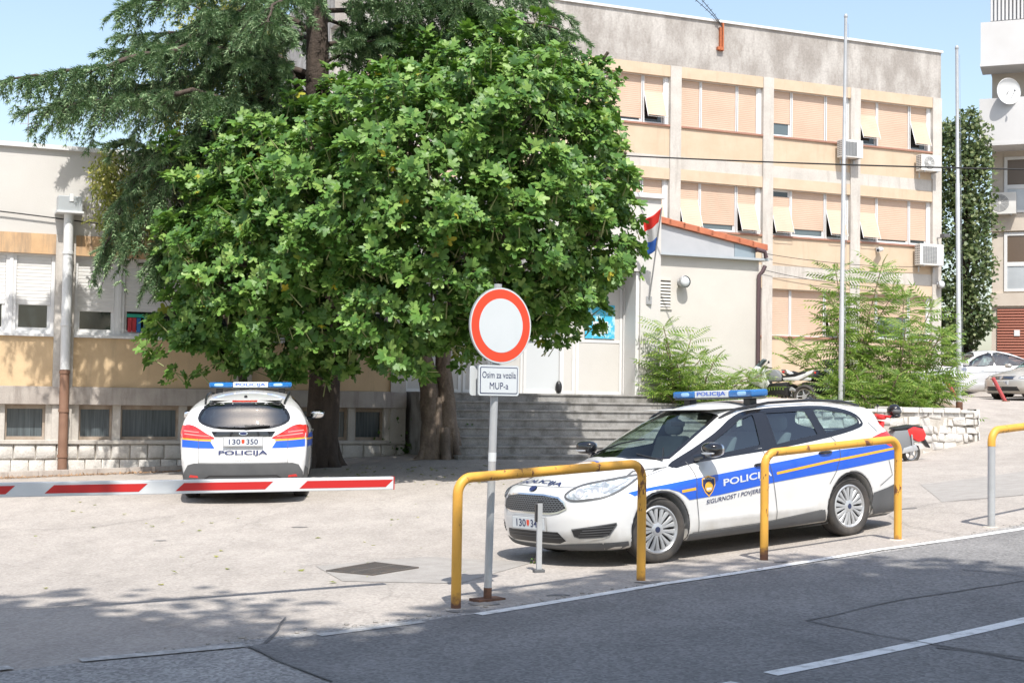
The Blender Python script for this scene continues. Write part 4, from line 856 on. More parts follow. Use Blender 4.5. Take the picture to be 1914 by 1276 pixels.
def police_car(plate, label):
    S = FOCUS; car = thing('police_car', label, 'police car', group='marked estate police cars')
    DLO = smoothpoly([(-.31, .882), (-.62, 1.02), (-.939, 1.162), (-1.281, 1.318), (-1.574, 1.368), (-2.218, 1.375), (-2.60, 1.352), (-2.85, 1.285), (-2.93, 1.20), (-2.86, 1.145), (-2.387, 1.071), (-1.59, .997), (-.908, .957), (-.546, .925)], 3)
    wA = [(-.66, .965), (-.72, 1.055), (-.95, 1.155), (-1.28, 1.30), (-1.50, 1.345), (-1.45, 1.16), (-1.405, 1.02), (-.93, .975)]
    wB = [(-1.665, 1.352), (-2.19, 1.352), (-2.235, 1.27), (-2.235, 1.082), (-1.62, 1.013), (-1.62, 1.1)]
    wC = smoothpoly([(-2.32, 1.345), (-2.60, 1.325), (-2.82, 1.27), (-2.885, 1.20), (-2.80, 1.153), (-2.40, 1.092), (-2.345, 1.12)], 3)
    wsh = [(0, -.06), (.3, -.125), (.52, -.28), (.60, -.38), (.585, -.60), (.535, -.95), (.485, -1.16), (.40, -1.135), (.2, -1.065), (0, -1.03)]; wsh = wsh+[(-a, b) for a, b in wsh[-2:0:-1]]
    rg = smoothpoly([(0, 1.365), (.30, 1.362), (.49, 1.350), (.57, 1.27), (.612, 1.17), (.56, 1.11), (.40, 1.06), (.2, 1.045), (0, 1.04), (-.2, 1.045), (-.40, 1.06), (-.56, 1.11), (-.612, 1.17), (-.57, 1.27), (-.49, 1.350), (-.30, 1.362)], 2)
    shr = lambda P, d: [tuple(np.array(p)+(np.mean(P, 0)-np.array(p))/np.linalg.norm(np.mean(P, 0)-np.array(p))*d) for p in P]
    side = lambda poly: (lambda c: (np.abs(c[:, 1]) > .5) & inpoly(c[:, 0], c[:, 2], poly))
    holes = [side(shr(w, -.004)) for w in (wA, wB, wC)]+[lambda c: (c[:, 2] > .9) & inpoly(c[:, 1], c[:, 0], shr(wsh, -.005)), lambda c: (c[:, 0] < -3.2) & inpoly(c[:, 1], c[:, 2], shr(rg, -.005))]
    V, Q = S.skin(.0165, -3.76, 1.0, holes)
    body = npmesh('body', V, Q, MT['carwhite'], car)
    for v in 'LR':
        # black surround with the glazing let in, then the panes
        bm = bmesh.new(); outer = DLO
        fr = decal(S, 'window_frame', ribbm([outer], .030, True), v, .004, MT['gblack'], car)
        for w_, wd in ((wA, .03), (wB, .028), (wC, .028)): decal(S, 'window_seal', ribbm([w_], wd, True), v, .003, MT['gblack'], fr)
        fill = [[(-1.50, 1.36), (-1.665, 1.367), (-1.62, 1.0), (-1.405, .985)], [(-2.19, 1.37), (-2.32, 1.368), (-2.345, 1.08), (-2.235, 1.065)], [(-.33, .885), (-.62, 1.01), (-.74, 1.06), (-.68, .955), (-.55, .93)]]
        for q in fill: decal(S, 'pillar_trim', polybm(q), v, .0025, MT['gblack'], fr)
        for w_ in (wA, wB, wC): decal(S, 'side_window', polybm(w_), v, -.004, MT['darkglass'], car)
    for w_, v, nm in ((wsh, 'T', 'windscreen'), (rg, 'B', 'rear_window')):
        o = decal(S, nm, polybm(w_), v, -.003, MT['glass'] if v == 'T' else MT['darkglass'], car); decal(S, 'window_seal', ribbm([w_], .032, True), v, .003, MT['gblack'], o)
    # livery
    sgn = {'L': 1, 'R': -1}
    st_t = [(.36, .69), (.20, .708), (.057, .722), (-.435, .766), (-.751, .789), (-1.522, .848), (-2.475, .919), (-3.15, .935), (-3.36, .93)]
    st_b = [(.31, .655), (.24, .672), (.14, .69), (.02, .699), (-.10, .693), (-.22, .66), (-.30, .615), (-.354, .57), (-.737, .587), (-1.508, .655), (-2.364, .707), (-3.25, .765), (-3.40, .775)]
    ln = [[(-.47, .92), (-.447, .603), (-.47, .40), (-.485, .19)], [(-1.40, .98), (-1.44, .84), (-1.475, .71), (-1.52, .45), (-1.536, .20)], [(-2.40, 1.06), (-2.47, .97), (-2.47, .85), (-2.40, .70), (-2.30, .58)],
          [(-3.02, 1.18), (-3.12, 1.08)], [(.18, .82), (.05, .86), (-.28, .88)], [(-.40, .25), (-1.3, .262), (-2.20, .32)], [(-3.27, .76), (-3.33, .60), (-3.12, .50)]]
    for v in 'LR':
        P = [(a, b) for a, b in st_t]+[(a, b) for a, b in st_b[::-1]]
        o = decal(S, 'blue_stripe', polybm(P), v, .0035, MT['blue'], car, .05)
        for q in ([(-.26, .658), (-.44, .671)], [(-1.53, .741), (-2.37, .816), (-3.14, .866), (-3.42, .885)]): decal(S, 'gold_line', ribbm([dens(q)], .026), v, .005, MT['gold'], o)
        for l in ln: decal(S, 'door_seam', ribbm([dens(l)], .007), v, .006, MT['greyplastic'], car)
        a0 = math.atan2(.078, .90)*1.0
        if v == 'L':
            t1 = textbm('POLICIJA', .088, -1.46, .777, -.80, .022, flip=True); 
            for q in t1.verts: q.co.y = q.co.y-.075*(q.co.x+1.46)/.66*.72
            t2 = textbm('SIGURNOST I POVJERENJE', .056, -1.42, .565, -.57, .010, .22, flip=True)
            for q in t2.verts: q.co.y -= .068*(q.co.x+1.42)/.85
            for q in t1.verts: q.co.y -= .075
        else:
            t1 = textbm('POLICIJA', .088, -1.46, .702, -.80, .022)
            for q in t1.verts: q.co.y = q.co.y-.054*(q.co.x+1.46)/.66
            t2 = textbm('SIGURNOST I POVJERENJE', .056, -1.42, .565, -.57, .010, .22)
            for q in t2.verts: q.co.y -= .068*(q.co.x+1.42)/.85
        decal(S, 'lettering', t1, v, .006, MT['signwhite'], o); decal(S, 'motto', t2, v, .005, MT['navy'], car)
        cx, cz = -.605, .685; sh = [(cx-.085, cz+.075), (cx, cz+.10), (cx+.085, cz+.075), (cx+.088, cz+.01), (cx+.05, cz-.06), (cx, cz-.105), (cx-.05, cz-.06), (cx-.088, cz+.01)]
        c_ = decal(S, 'crest', polybm(sh), v, .0055, MT['gold'], car); decal(S, 'crest_field', polybm([(cx+(a-cx)*.86, cz+(b-cz)*.86) for a, b in sh]), v, .0065, MT['navy'], c_)
        ci = lambda r: [(cx+r*math.cos(a), cz-.008+r*math.sin(a)) for a in np.linspace(0, 2*math.pi, 21)[:-1]]
        decal(S, 'crest_ring', polybm(ci(.050)), v, .0075, MT['gold'], c_); decal(S, 'crest_disc', polybm([(cx-.03, cz-.04), (cx+.03, cz-.04), (cx+.034, cz-.015), (cx-.034, cz-.015)]), v, .0085, MT['signwhite'], c_)
        decal(S, 'crest_word', textbm('POLICIJA', .020, cx-.062, cz+.058, cx+.062, .01, flip=v == 'L'), v, .0085, MT['signwhite'], c_)
        # wheel arch liners and sills
        for wx in (0, -2.648):
            decal(S, 'arch_lip', ribbm([[(wx+.353*math.cos(a), .32+.353*math.sin(a)) for a in np.linspace(-.42, math.pi+.42, 34)]], .014), v, .004, MT['black'], car)
        decal(S, 'sill', polybm([(-.36, .175), (-.36, .243), (-1.27, .255), (-2.24, .318), (-2.28, .20), (-1.3, .178)]), v, .006, MT['greyplastic'], car)
        for hx, hzz in ((-1.325, .845), (-2.25, .908)):
            q = S.cast([(hx, 1.3*sgn[v], hzz)], (0, -sgn[v], 0))[0]; m = MB(); m.ell((q[0], q[1]+.012*sgn[v], q[2]), (.10, .022, .018), 16, 8, p=.8); m.build('door_handle', MT['gblack'], car)
            m = MB(); m.ell((q[0]-.01, q[1]-.004*sgn[v], q[2]-.012), (.055, .012, .032), 14, 8); m.build('handle_recess', MT['silver'], car)
        s = sgn[v]; m = MB(); m.ell((-.60, .985*s, 1.035), (.085, .115, .072), 24, 14, p=.72, M=Matrix.Rotation(-.18*s, 3, 'Z')); m.tube([(-.55, .80*s, .955), (-.57, .90*s, .975), (-.60, .96*s, .99)], [.035, .028, .03], 10)
        mr = m.build('wing_mirror', MT['gblack'], car); MB().ell((-.530, 1.0*s, 1.005), (.03, .085, .012), 20, 8, p=.8).build('indicator', MT['silver'], mr); MB().ell((-.655, .985*s, 1.035), (.035, .098, .058), 20, 10, p=.6).build('mirror_glass', MT['chrome'], mr)
        m = MB(); rl = [(-1.13, .535), (-1.2, .545), (-1.35, .56), (-1.8, .575), (-2.4, .575), (-2.9, .56), (-3.12, .545), (-3.2, .54)]
        pts = S.cast([(x, y*s, 1.8) for x, y in rl], (0, 0, -1)); dz = [0, .015, .032, .042, .042, .036, .018, 0]; m.tube([(p[0], p[1], p[2]+d) for p, d in zip(pts, dz)], .015, 8); m.build('roof_rail', MT['black'], car)
        fv = 'F'+v; hl = smoothpoly([(-.235, .69), (-.09, .765), (.20, .806), (.42, .825), (.33, .745), (.18, .675), (-.02, .645), (-.18, .64)], 4)
        h = decal(S, 'headlight', polybm(hl), fv, .004, pmat('headlamp', (.26, .29, .31), .10, coat=1, col2=(.72, .75, .78), scale=11, lo=.42, hi=.58) if v == 'L' and 'headlamp' not in MT else MT['headlamp'], car)
        MT.setdefault('headlamp', h.data.materials[0])
        decal(S, 'lamp_surround', ribbm([hl], .018, True), fv, .006, MT['greyplastic'], h)
        for cx_, cz_, r in ((-.10, .700, .042), (.045, .712, .040)):
            g = lambda r: [(cx_+r*math.cos(a), cz_+r*math.sin(a)) for a in np.linspace(0, 2*math.pi, 25)[:-1]]
            decal(S, 'reflector', polybm(g(r)), fv, .007, MT['silver'], h); decal(S, 'bulb', polybm(g(r*.35)), fv, .009, MT['signwhite'], h)
        decal(S, 'lamp_divider', ribbm([dens([(.10, .665), (.12, .79)]), dens([(.13, .70), (.33, .785)])], .012), fv, .007, MT['silver'], h)
        fg = [(.075, .372), (.50, .425), (.50, .41), (.43, .318), (.36, .30), (.15, .293), (.10, .31)]; fg = [(a-.26, b) for a, b in fg]
        f_ = decal(S, 'fog_grille', polybm(fg), fv, .003, MT['black'], car); decal(S, 'grille_bars', ribbm([dens([(-.12+.02*k, .318+.022*k), (.16+.02*k, .325+.024*k)]) for k in range(4)], .007), fv, .008, MT['greyplastic'], f_); decal(S, 'grille_rim', ribbm([fg], .012, True), fv, .007, MT['greyplastic'], f_)
        bv = 'B'+v
    for v in 'LR':   # tail lamps wrap from the hatch to the flank: one drawing per face
        s = sgn[v]; tl = smoothpoly([(.385*s, .905), (.50*s, .975), (.62*s, 1.045), (.70*s, 1.075), (.79*s, 1.075), (.83*s, 1.02), (.83*s, .935), (.80*s, .905), (.60*s, .90)], 3)
        t_ = decal(S, 'tail_lamp', polybm(tl), 'B', .005, MT['red'], car, .04)
        decal(S, 'lamp_wrap', polybm([(-3.02, 1.02), (-3.18, 1.058), (-3.30, 1.07), (-3.36, 1.07), (-3.44, .905), (-3.30, .905), (-3.2, .95)]), v, .0045, MT['red'], t_, .04)
        decal(S, 'lamp_bands', ribbm([dens([(.45*s, .935), (.80*s, .962)]), dens([(.60*s, .985), (.81*s, 1.0)])], .012), 'B', .008, pmat('pale_red', (.75, .25, .22), .2), t_)
        decal(S, 'blue_stripe', polybm([(.385*s, .775), (.445*s, .868), (.60*s, .872), (.83*s, .885), (.83*s, .785), (.60*s, .775)]), 'B', .0045, MT['blue'], car, .05)
        decal(S, 'gold_line', ribbm([dens([(.43*s, .880), (.60*s, .884), (.83*s, .897)])], .022), 'B', .0055, MT['gold'], car)
        decal(S, 'bumper_reflector', polybm([(.60*s, .375), (.73*s, .38), (.71*s, .415), (.61*s, .405)]), 'B', .010, MT['red'], car)
    gr = [(-.50, .565), (-.47, .62), (-.40, .665), (-.2, .685), (.2, .685), (.40, .665), (.47, .62), (.50, .565), (.42, .53), (.32, .515), (-.32, .515), (-.42, .53)]
    g = decal(S, 'grille', polybm(gr), 'F', .003, MT['black'], car); decal(S, 'grille_rim', ribbm([gr], .014, True), 'F', .008, MT['chrome'], g)
    segs = []
    for i in range(-14, 15):
        for j in range(0, 9):
            cx, cz = i*.038+(.019 if j % 2 else 0), .522+j*.019
            if inpoly(np.array([cx]), np.array([cz]), gr)[0]: segs += [[(cx-.017, cz), (cx-.007, cz+.009), (cx+.007, cz+.009), (cx+.017, cz)]]
    decal(S, 'grille_mesh', ribbm(segs, .004), 'F', .007, MT['acgrey'], g)
    lo = [(-.46, .262), (-.40, .345), (.40, .345), (.46, .262), (.38, .235), (-.38, .235)]; l_ = decal(S, 'lower_intake', polybm(lo), 'F', .003, MT['black'], car)
    decal(S, 'intake_bars', ribbm([dens([(-.43, .29), (.43, .29)]), dens([(-.41, .322), (.41, .322)])], .007), 'F', .007, MT['greyplastic'], l_)
    for v, pl in (('F', [(-.75, .165), (-.75, .245), (-.48, .232), (-.3, .215), (.3, .215), (.48, .232), (.75, .245), (.75, .165)]),): decal(S, 'front_lip', polybm(pl), 'F', .006, MT['greyplastic'], car)
    for s in (1, -1): decal(S, 'front_lip', polybm([(.60, .17), (.60, .245), (.395, .25), (.36, .17)]), 'L' if s > 0 else 'R', .006, MT['greyplastic'], car)
    bd = MB(); q = S.cast([(1.3, 0, .732)], (-1, 0, 0))[0]; el = [(a*.058, b*.024) for a, b in ((math.cos(t), math.sin(t)) for t in np.linspace(0, 2*math.pi, 25)[:-1])]
    for nm, sc, o_, mt in (('badge', 1, .008, 'chrome'), ('badge_face', .85, .011, 'navy')): decal(S, nm, polybm([(a*sc, .735+b*sc) for a, b in el]), 'F', o_, MT[mt], car); decal(S, nm, polybm([(a*sc, .975+b*sc) for a, b in el]), 'B', o_+.004, MT[mt], car)
    t = textbm('POLICIJA', .085, -.33, .615, .33, .02)
    for q in t.verts: q.co.y = 1.395-q.co.y
    decal(S, 'bonnet_lettering', t, 'T', .009, MT['navy'], car)   # drawn in (y, x)
    for nm, R_, o_, mt in (('bonnet_crest', .20, .0035, 'blue'), ('bonnet_crest_ring', .165, .005, 'gold'), ('bonnet_crest_disc', .12, .006, 'signwhite')): decal(S, nm, polybm([(R_*math.cos(a), .24+R_*.85*math.sin(a)) for a in np.linspace(0, 2*math.pi, 29)[:-1]]), 'T', o_, MT[mt], car)
    decal(S, 'bonnet_seam', ribbm([dens(smoothpoly([(.68, -.22), (.70, .1), (.66, .40), (.55, .62), (.40, .735), (.2, .79), (0, .805), (-.2, .79), (-.40, .735), (-.55, .62), (-.66, .40), (-.70, .1), (-.68, -.22)], 4, False), .04)], .006), 'T', .0035, MT['greyplastic'], car)
    m = MB()
    for s in (.33, -.30): p = S.cast([(-.20+.33*0, s+.0, 1.8), (-.30, s+.27, 1.8), (-.42, s+.50*(1 if s < 0 else .3), 1.8)], (0, 0, -1)); m.tube([tuple(a+np.array([0, 0, .015])) for a in p], .008, 6)
    m.build('windscreen_wipers', MT['black'], car)
    # rear
    decal(S, 'hatch_strip', polybm([(-.43, 1.0), (.43, 1.0), (.385, .932), (-.385, .932)]), 'B', .007, MT['gblack'], car)
    decal(S, 'rear_bumper', polybm([(-.80, .16), (-.80, .44), (-.745, .545), (-.66, .572), (.66, .572), (.745, .545), (.80, .44), (.80, .16)]), 'B', .008, MT['greyplastic'], car)
    for v in 'LR': decal(S, 'bumper_flank', polybm([(-2.98, .30), (-3.0, .43), (-3.25, .47), (-3.48, .52), (-3.52, .2), (-3.05, .2)]), v, .0075, MT['greyplastic'], car)
    decal(S, 'bumper_groove', ribbm([dens([(-.52, .36), (-.45, .405), (.45, .405), (.52, .36)])], .012), 'B', .012, MT['black'], car)
    decal(S, 'hatch_lettering', textbm('POLICIJA', .072, -.33, .672, .33, .03, flip=True), 'B', .012, MT['navy'], car)
    decal(S, 'hatch_small_lettering', textbm('www.policija.hr', .020, -.15, .605, .15, .0, flip=True), 'B', .006, MT['greyplastic'], car)
    decal(S, 'hatch_seam', ribbm([dens([(.60, .57), (.60, .90)]), dens([(-.60, .57), (-.60, .90)]), dens([(-.60, .578), (.60, .578)])], .006), 'B', .006, MT['greyplastic'], car)
    m = MB(); p = S.cast([(-4.4, -.02, 1.065), (-4.4, -.18, 1.075), (-4.4, -.36, 1.08)], (1, 0, 0)); m.tube([tuple(a+np.array([-.025, 0, 0])) for a in p], [.022, .014, .007], 8); m.build('rear_wiper', MT['black'], car)
    decal(S, 'brake_light', polybm([(-.17, 1.386), (-.17, 1.402), (.17, 1.402), (.17, 1.386)]), 'B', .006, MT['red'], car)
    for x, s, z in ((.900, 1, .415), (-3.655, -1, .868)):    # number plates
        pl = MB().box(x+.004*s, x+.014*s, -.26, .26, z-.056, z+.056).build('number_plate', MT['signwhite'], car, smooth=0, bevel=.003); fl = s < 0
        MB().box(x+.0*s, x+.012*s, -.272, .272, z-.068, z+.068).build('plate_frame', MT['silver'], car, smooth=0, bevel=.004)
        f = lambda a, b: (x+.0165*s, a*s, z+b)
        a_, b_ = plate.split(' ')
        flatobj(textbm(a_, .072, -.19, -.036, -.035, .01), 'plate_characters', MT['navy'], pl, f); flatobj(textbm(b_, .072, .045, -.036, .20, .01), 'plate_characters', MT['navy'], pl, f)
        flatobj(polybm([(-.02, .03), (.02, .03), (.02, -.01), (0, -.032), (-.02, -.01)]), 'plate_shield', MT['redsign'], pl, f)
    interior(car); m = MB(); m.box(-1.0, -3.2, -.5, .5, 1.405, 1.41); m.build('head_lining', MT['liner'], car, smooth=0)
    m = MB(); m.box(-1.06, -1.04, -.1, .1, 1.24, 1.29); m.build('rear_view_mirror', MT['black'], car, smooth=0, bevel=.006)
    for wx in (0, -2.648):
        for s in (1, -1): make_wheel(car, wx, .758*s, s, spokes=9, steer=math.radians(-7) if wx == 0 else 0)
    # roof light bar
    for y in (.46, -.46): MB().box(-1.70, -1.60, y-.05, y+.05, 1.44, 1.519).build('light_bar_foot', MT['black'], car, smooth=0, bevel=.01)
    lb = MB().box(-1.75, -1.55, -.60, .60, 1.52, 1.538).build('light_bar', MT['greyplastic'], car, smooth=0, bevel=.006)
    for a, b in ((.26, .61), (-.61, -.26)):
        MB().box(-1.77, -1.53, a, b, 1.54, 1.612).build('blue_lens', MT['bluelens'], lb, smooth=0, bevel=.022)
        for x in (-1.533, -1.767): MB().ell((x, (a+b)/2+.03, 1.577), (.006, .07, .02), 16, 8, p=.6).build('lamp_reflector', MT['paleblue'], lb)
    MB().box(-1.765, -1.535, -.258, .258, 1.54, 1.610).build('sign_box', MT['signwhite'], lb, smooth=0, bevel=.006)
    flatobj(textbm('POLICIJA', .054, -.22, 1.548, .22, .018), 'sign_lettering', MT['blue'], lb, lambda a, b: (-1.532, a, b)); flatobj(textbm('POLICIJA', .054, -.22, 1.548, .22, .018), 'sign_lettering', MT['blue'], lb, lambda a, b: (-1.768, -a, b))
    for ch in car.children:
        if ch.name.startswith('light_bar'): ch.location.z -= .022
    MB().ell((-3.02, 0, 1.448), (.05, .025, .02), 14, 8).build('antenna_foot', MT['black'], car)
    return car
pc = police_car('130 342', 'white police estate parked broadside behind the yellow rails, blue stripe and POLICIJA on its door')
pc2 = copy_tree(pc)
pc.matrix_world = CAR1
# the second car, tail on; its own plates
for ch in list(pc2.children):
    if ch.name.startswith('number_plate'):
        g_ = [c for c in ch.children if c.name.startswith('plate_char')]; x = g_[0].data.vertices[0].co.x; s = 1 if x > 0 else -1; zc = .415 if s > 0 else .868
        for c in g_: bpy.data.objects.remove(c)
        for tx, a, b in (('130', -.19, -.035), ('350', .045, .20)): flatobj(textbm(tx, .072, a, -.036, b, .01), 'plate_characters', MT['navy'], ch, lambda a, b: (x, a*s, zc+b))
pc2['label'] = 'white police estate seen from behind beyond the barrier, parked beside the cedar trunk'
pc2.matrix_world = CAR2

# ------------------------------------------------------------------ civilian cars up the slope
def plain_car(name, label, paint, loc, rz, S, x0, x1, wins, wsh, rear, wb, lamps=True, res=.024, R=.315, plate='ST 482-KD', extra=None):
    car = thing(name, label, 'car', loc, rz, 'cars parked up the slope'); side = lambda poly: (lambda c: (np.abs(c[:, 1]) > .45) & inpoly(c[:, 0], c[:, 2], poly))
    V, Q = S.skin(res, x0, x1, [side(w) for w in wins]+[lambda c: (c[:, 2] > .85) & inpoly(c[:, 1], c[:, 0], wsh)]+([lambda c: (c[:, 2] > .85) & (c[:, 0] < -1.5) & inpoly(c[:, 1], c[:, 0], rear)] if rear else []))
    npmesh('body', V, Q, MT[paint], car)
    for v in 'LR':
        for w in wins: o = decal(S, 'side_window', polybm(w), v, -.003, MT['darkglass'], car, .1); decal(S, 'window_seal', ribbm([w], .035, True), v, .004, MT['black'], o, .1)
        for l in extra: decal(S, 'door_seam', ribbm([dens(l)], .008), v, .005, MT['greyplastic'], car, .1)
        s = 1 if v == 'L' else -1
        MB().ell((-.62, .96*s, .99), (.08, .10, .065), 16, 10, p=.75).build('wing_mirror', MT[paint], car)
        hl = smoothpoly([(-.20, .60), (-.05, .67), (.22, .735), (.38, .755), (.28, .67), (.08, .59)], 3)
        h = decal(S, 'headlight', polybm(hl), 'F'+v, .004, MT['headlamp'], car, .08); decal(S, 'lamp_surround', ribbm([hl], .012, True), 'F'+v, .006, MT['greyplastic'], h, .1)
        for hx in (-1.15, -2.05): q = S.cast([(hx, 1.3*s, .80)], (0, -s, 0))[0]; MB().ell((q[0], q[1], q[2]), (.09, .02, .015), 12, 6).build('door_handle', MT[paint], car)
        decal(S, 'tail_lamp', polybm([(.45*s, .78), (.80*s, .80), (.80*s, .92), (.5*s, .90)]), 'B', .004, MT['red'], car, .08)
    for w, nm in ((wsh, 'windscreen'),)+(((rear, 'rear_window'),) if rear else ()): o = decal(S, nm, polybm(w), 'T', -.003, MT['darkglass'], car, .1); decal(S, 'window_seal', ribbm([w], .03, True), 'T', .004, MT['black'], o, .1)
    decal(S, 'grille', polybm([(-.38, .57), (-.42, .66), (.42, .66), (.38, .57)]), 'F', .004, MT['black'], car, .1); decal(S, 'grille_bars', ribbm([dens([(-.39, .60), (.39, .60)]), dens([(-.40, .63), (.40, .63)])], .008), 'F', .008, MT['chrome'], car, .1)
    decal(S, 'badge', polybm([(.05*math.cos(a), .615+.05*math.sin(a)) for a in np.linspace(0, 6.283, 17)[:-1]]), 'F', .011, MT['chrome'], car, .1)
    decal(S, 'lower_intake', polybm([(-.55, .25), (-.50, .37), (.50, .37), (.55, .25)]), 'F', .004, MT['black'], car, .1)
    pl = MB().box(.89, .905, -.26, .26, .42, .53).build('number_plate', MT['signwhite'], car, smooth=0); flatobj(textbm(plate, .07, -.22, .44, .22, .01), 'plate_characters', MT['navy'], pl, lambda a, b: (.907, a, b))
    interior(car, belt=.86, xb=-3.1, wid=.6)
    for wx in (0, -wb):
        for s in (1, -1): make_wheel(car, wx, .76*s, s, R=R, spokes=7)
    return car
SED = CarShape(
 T=[(1.0, .50), (.86, .66), (.7, .73), (.4, .82), (.1, .88), (-.1, .92), (-.16, .94), (-.6, 1.15), (-.95, 1.30), (-1.3, 1.395), (-1.7, 1.425), (-2.1, 1.39), (-2.6, 1.24), (-3.05, 1.07), (-3.3, 1.03), (-3.6, 1.0), (-3.9, .95)],
 P=[(1, .84), (.6, .87), (.2, .90), (-1.5, .91), (-2.6, .905), (-3.1, .88), (-3.5, .85), (-3.8, .81)], ZS=[(1, .62), (0, .68), (-3.3, .82)], ZB=[(1, .70), (.5, .77), (0, .84), (-.36, .86), (-1, .90), (-2.46, .97), (-3.7, 1.0)],
 F=[(.1, .70), (.2, .82), (.28, .88), (.36, .91), (.45, .91), (.55, .90), (.62, .87), (.70, .82), (.78, .70), (.9, .4), (1.5, -.3)], R=[(.1, -3.55), (.2, -3.63), (.4, -3.70), (.7, -3.72), (.85, -3.70), (1.0, -3.66), (1.1, -3.5), (1.6, -2.9)], wheels=(0, -2.68), ar=.35)
swin = [smoothpoly([(-.62, .91), (-.80, 1.0), (-1.12, 1.20), (-1.42, 1.30), (-1.52, 1.31), (-1.50, .96)], 2), smoothpoly([(-1.60, .965), (-1.60, 1.315), (-1.95, 1.29), (-2.35, 1.18), (-2.60, 1.07), (-2.50, 1.0)], 2)]
swsh = [(0, -.16), (.35, -.22), (.62, -.42), (.52, -1.05), (.3, -1.12), (0, -1.12), (-.3, -1.12), (-.52, -1.05), (-.62, -.42), (-.35, -.22)]; srear = [(-.5, -2.2), (.5, -2.2), (.56, -2.95), (-.56, -2.95)]
sex = [[(-.45, .9), (-.44, .6), (-.47, .22)], [(-1.55, .95), (-1.57, .5), (-1.55, .22)], [(-2.45, 1.0), (-2.42, .8), (-2.3, .62)], [(-.4, .70), (-1.5, .76), (-2.9, .82)]]
def oncar(px, py, Y, z=None): q = at(px, py, Y); return (q[0], q[1], gz(q[0], q[1]) if z is None else z)
c_ = plain_car('silver_sedan', 'silver sedan parked broadside up the slope behind the flagpole and bushes', 'carsilver', oncar(1744, 743, 43), math.radians(186), SED, -3.8, 1.02, swin, swsh, srear, 2.68, extra=sex)
c2_ = plain_car('beige_sedan', 'beige-silver car whose nose enters at the right edge by the red leaning post', 'carbeige', oncar(1910, 756, 40), math.radians(212), SED, -3.8, 1.02, swin, swsh, srear, 2.68, extra=sex, plate='ST 731-NE')
c3_ = plain_car('dark_car', 'dark car mostly hidden behind the silver sedan, only its roof showing', 'cardark', oncar(1745, 722, 52), math.radians(180), SED, -3.8, 1.02, swin, swsh, srear, 2.68, extra=sex, plate='ST 209-LM')
for c in (c_, c2_, c3_): print('car z', c.location, gz(c.location.x, c.location.y))
# ------------------------------------------------------------------ foliage
def norm(v): return v/np.maximum(np.linalg.norm(v, axis=-1, keepdims=True), 1e-9)
def cloud(name, tv, tf, pos, Yax, Zax, sc, mat, par, smooth=False):
    """copies of a leaf (x across, y along the midrib, z normal) as one mesh"""
    Y = norm(Yax); X = norm(np.cross(Y, Zax)); Z = np.cross(X, Y); tv = np.asarray(tv, float); tf = np.asarray(tf); n = len(pos)
    sc = np.broadcast_to(np.asarray(sc, float).reshape(-1, 1, 1) if np.ndim(sc) else sc, (n, 1, 1))
    V = pos[:, None]+sc*(tv[None, :, 0:1]*X[:, None]+tv[None, :, 1:2]*Y[:, None]+tv[None, :, 2:3]*Z[:, None])
    F = (tf[None]+(np.arange(n)*len(tv))[:, None, None]).reshape(-1, tf.shape[1])
    o = npmesh(name, V.reshape(-1, 3), F, mat, par, smooth); o.location = (0, 0, 0); return o
def toloc(o, par):
    o.parent = par; o.data.transform(Matrix.Translation(-par.location)); return o
# fig leaf: five rounded lobes around the petiole end
def figleaf():
    P = [(0, 0, 0)]; lob = [(-118, .52), (-62, .80), (0, 1.0), (62, .80), (118, .52)]; out = []
    for i, (a, r) in enumerate(lob):
        for da, rr in ((-17, r*.78), (-8, r*.97), (8, r*.97), (17, r*.78)):
            t = math.radians(a+da); out.append((math.sin(t)*rr, .25+math.cos(t)*rr, -.22*rr*rr))
        if i < 4: t = math.radians(a+30); out.append((math.sin(t)*.46, .25+math.cos(t)*.46, -.0))
    v = [(0, .25, .03), (0, 0, 0)]+out; n = len(out); f = [(0, i+2, i+3) for i in range(n-1)]+[(0, 1, 2), (0, n+1, 1)]; return v, [(a, c, b) for a, b, c in f]
def sphere_pts(n):
    v = rng.normal(size=(n, 3)); return norm(v)
def blobs_px(L): return [(at(a, b, c), r) for a, b, c, r in L]
def surface_pts(B, dens_, back=.5, shell=(.72, 1.06), cull=.72):
    out = []; nr = []
    C_ = np.array([b[0] for b in B]); R_ = np.array([b[1] for b in B])
    for c, r in B:
        n = int(4*math.pi*r*r*dens_); d = sphere_pts(n); rad = r*rng.uniform(*shell, n)*(1+.13*np.sin(d[:, 0]*5+c[0]*3)*np.cos(d[:, 2]*6+c[2]*5)); p = c+d*rad[:, None]
        inside = ((np.linalg.norm(p[:, None]-C_, axis=2)/R_) < cull).any(1) & (rng.random(n) < .85); keep = ~inside & ((d[:, 1] < .45) | (rng.random(n) < back))
        out.append(p[keep]); nr.append(d[keep])
    return np.concatenate(out), np.concatenate(nr)
def limb(mb, pts, r0, r1, n=8, wob=.03):
    P = [Vector(p) for p in pts]; Q = []
    for i in range(len(P)-1):
        for k in range(4):
            t = k/4; p0, p1, p2, p3 = P[max(i-1, 0)], P[i], P[i+1], P[min(i+2, len(P)-1)]
            Q.append(.5*((2*p1)+(p2-p0)*t+(2*p0-5*p1+4*p2-p3)*t*t+(3*p1-p0-3*p2+p3)*t**3)+Vector([random.uniform(-wob, wob) for _ in range(3)]))
    Q.append(P[-1]); m = len(Q); mb.tube(Q, [r0+(r1-r0)*i/(m-1) for i in range(m)], n); return Q
fig_base = np.array([-1.27, 25.9, gz(-1.27, 25.9)]); fig = thing('fig_tree', 'big broad-leaved green fig tree on a pale double trunk in front of the entrance steps', 'tree', tuple(fig_base))
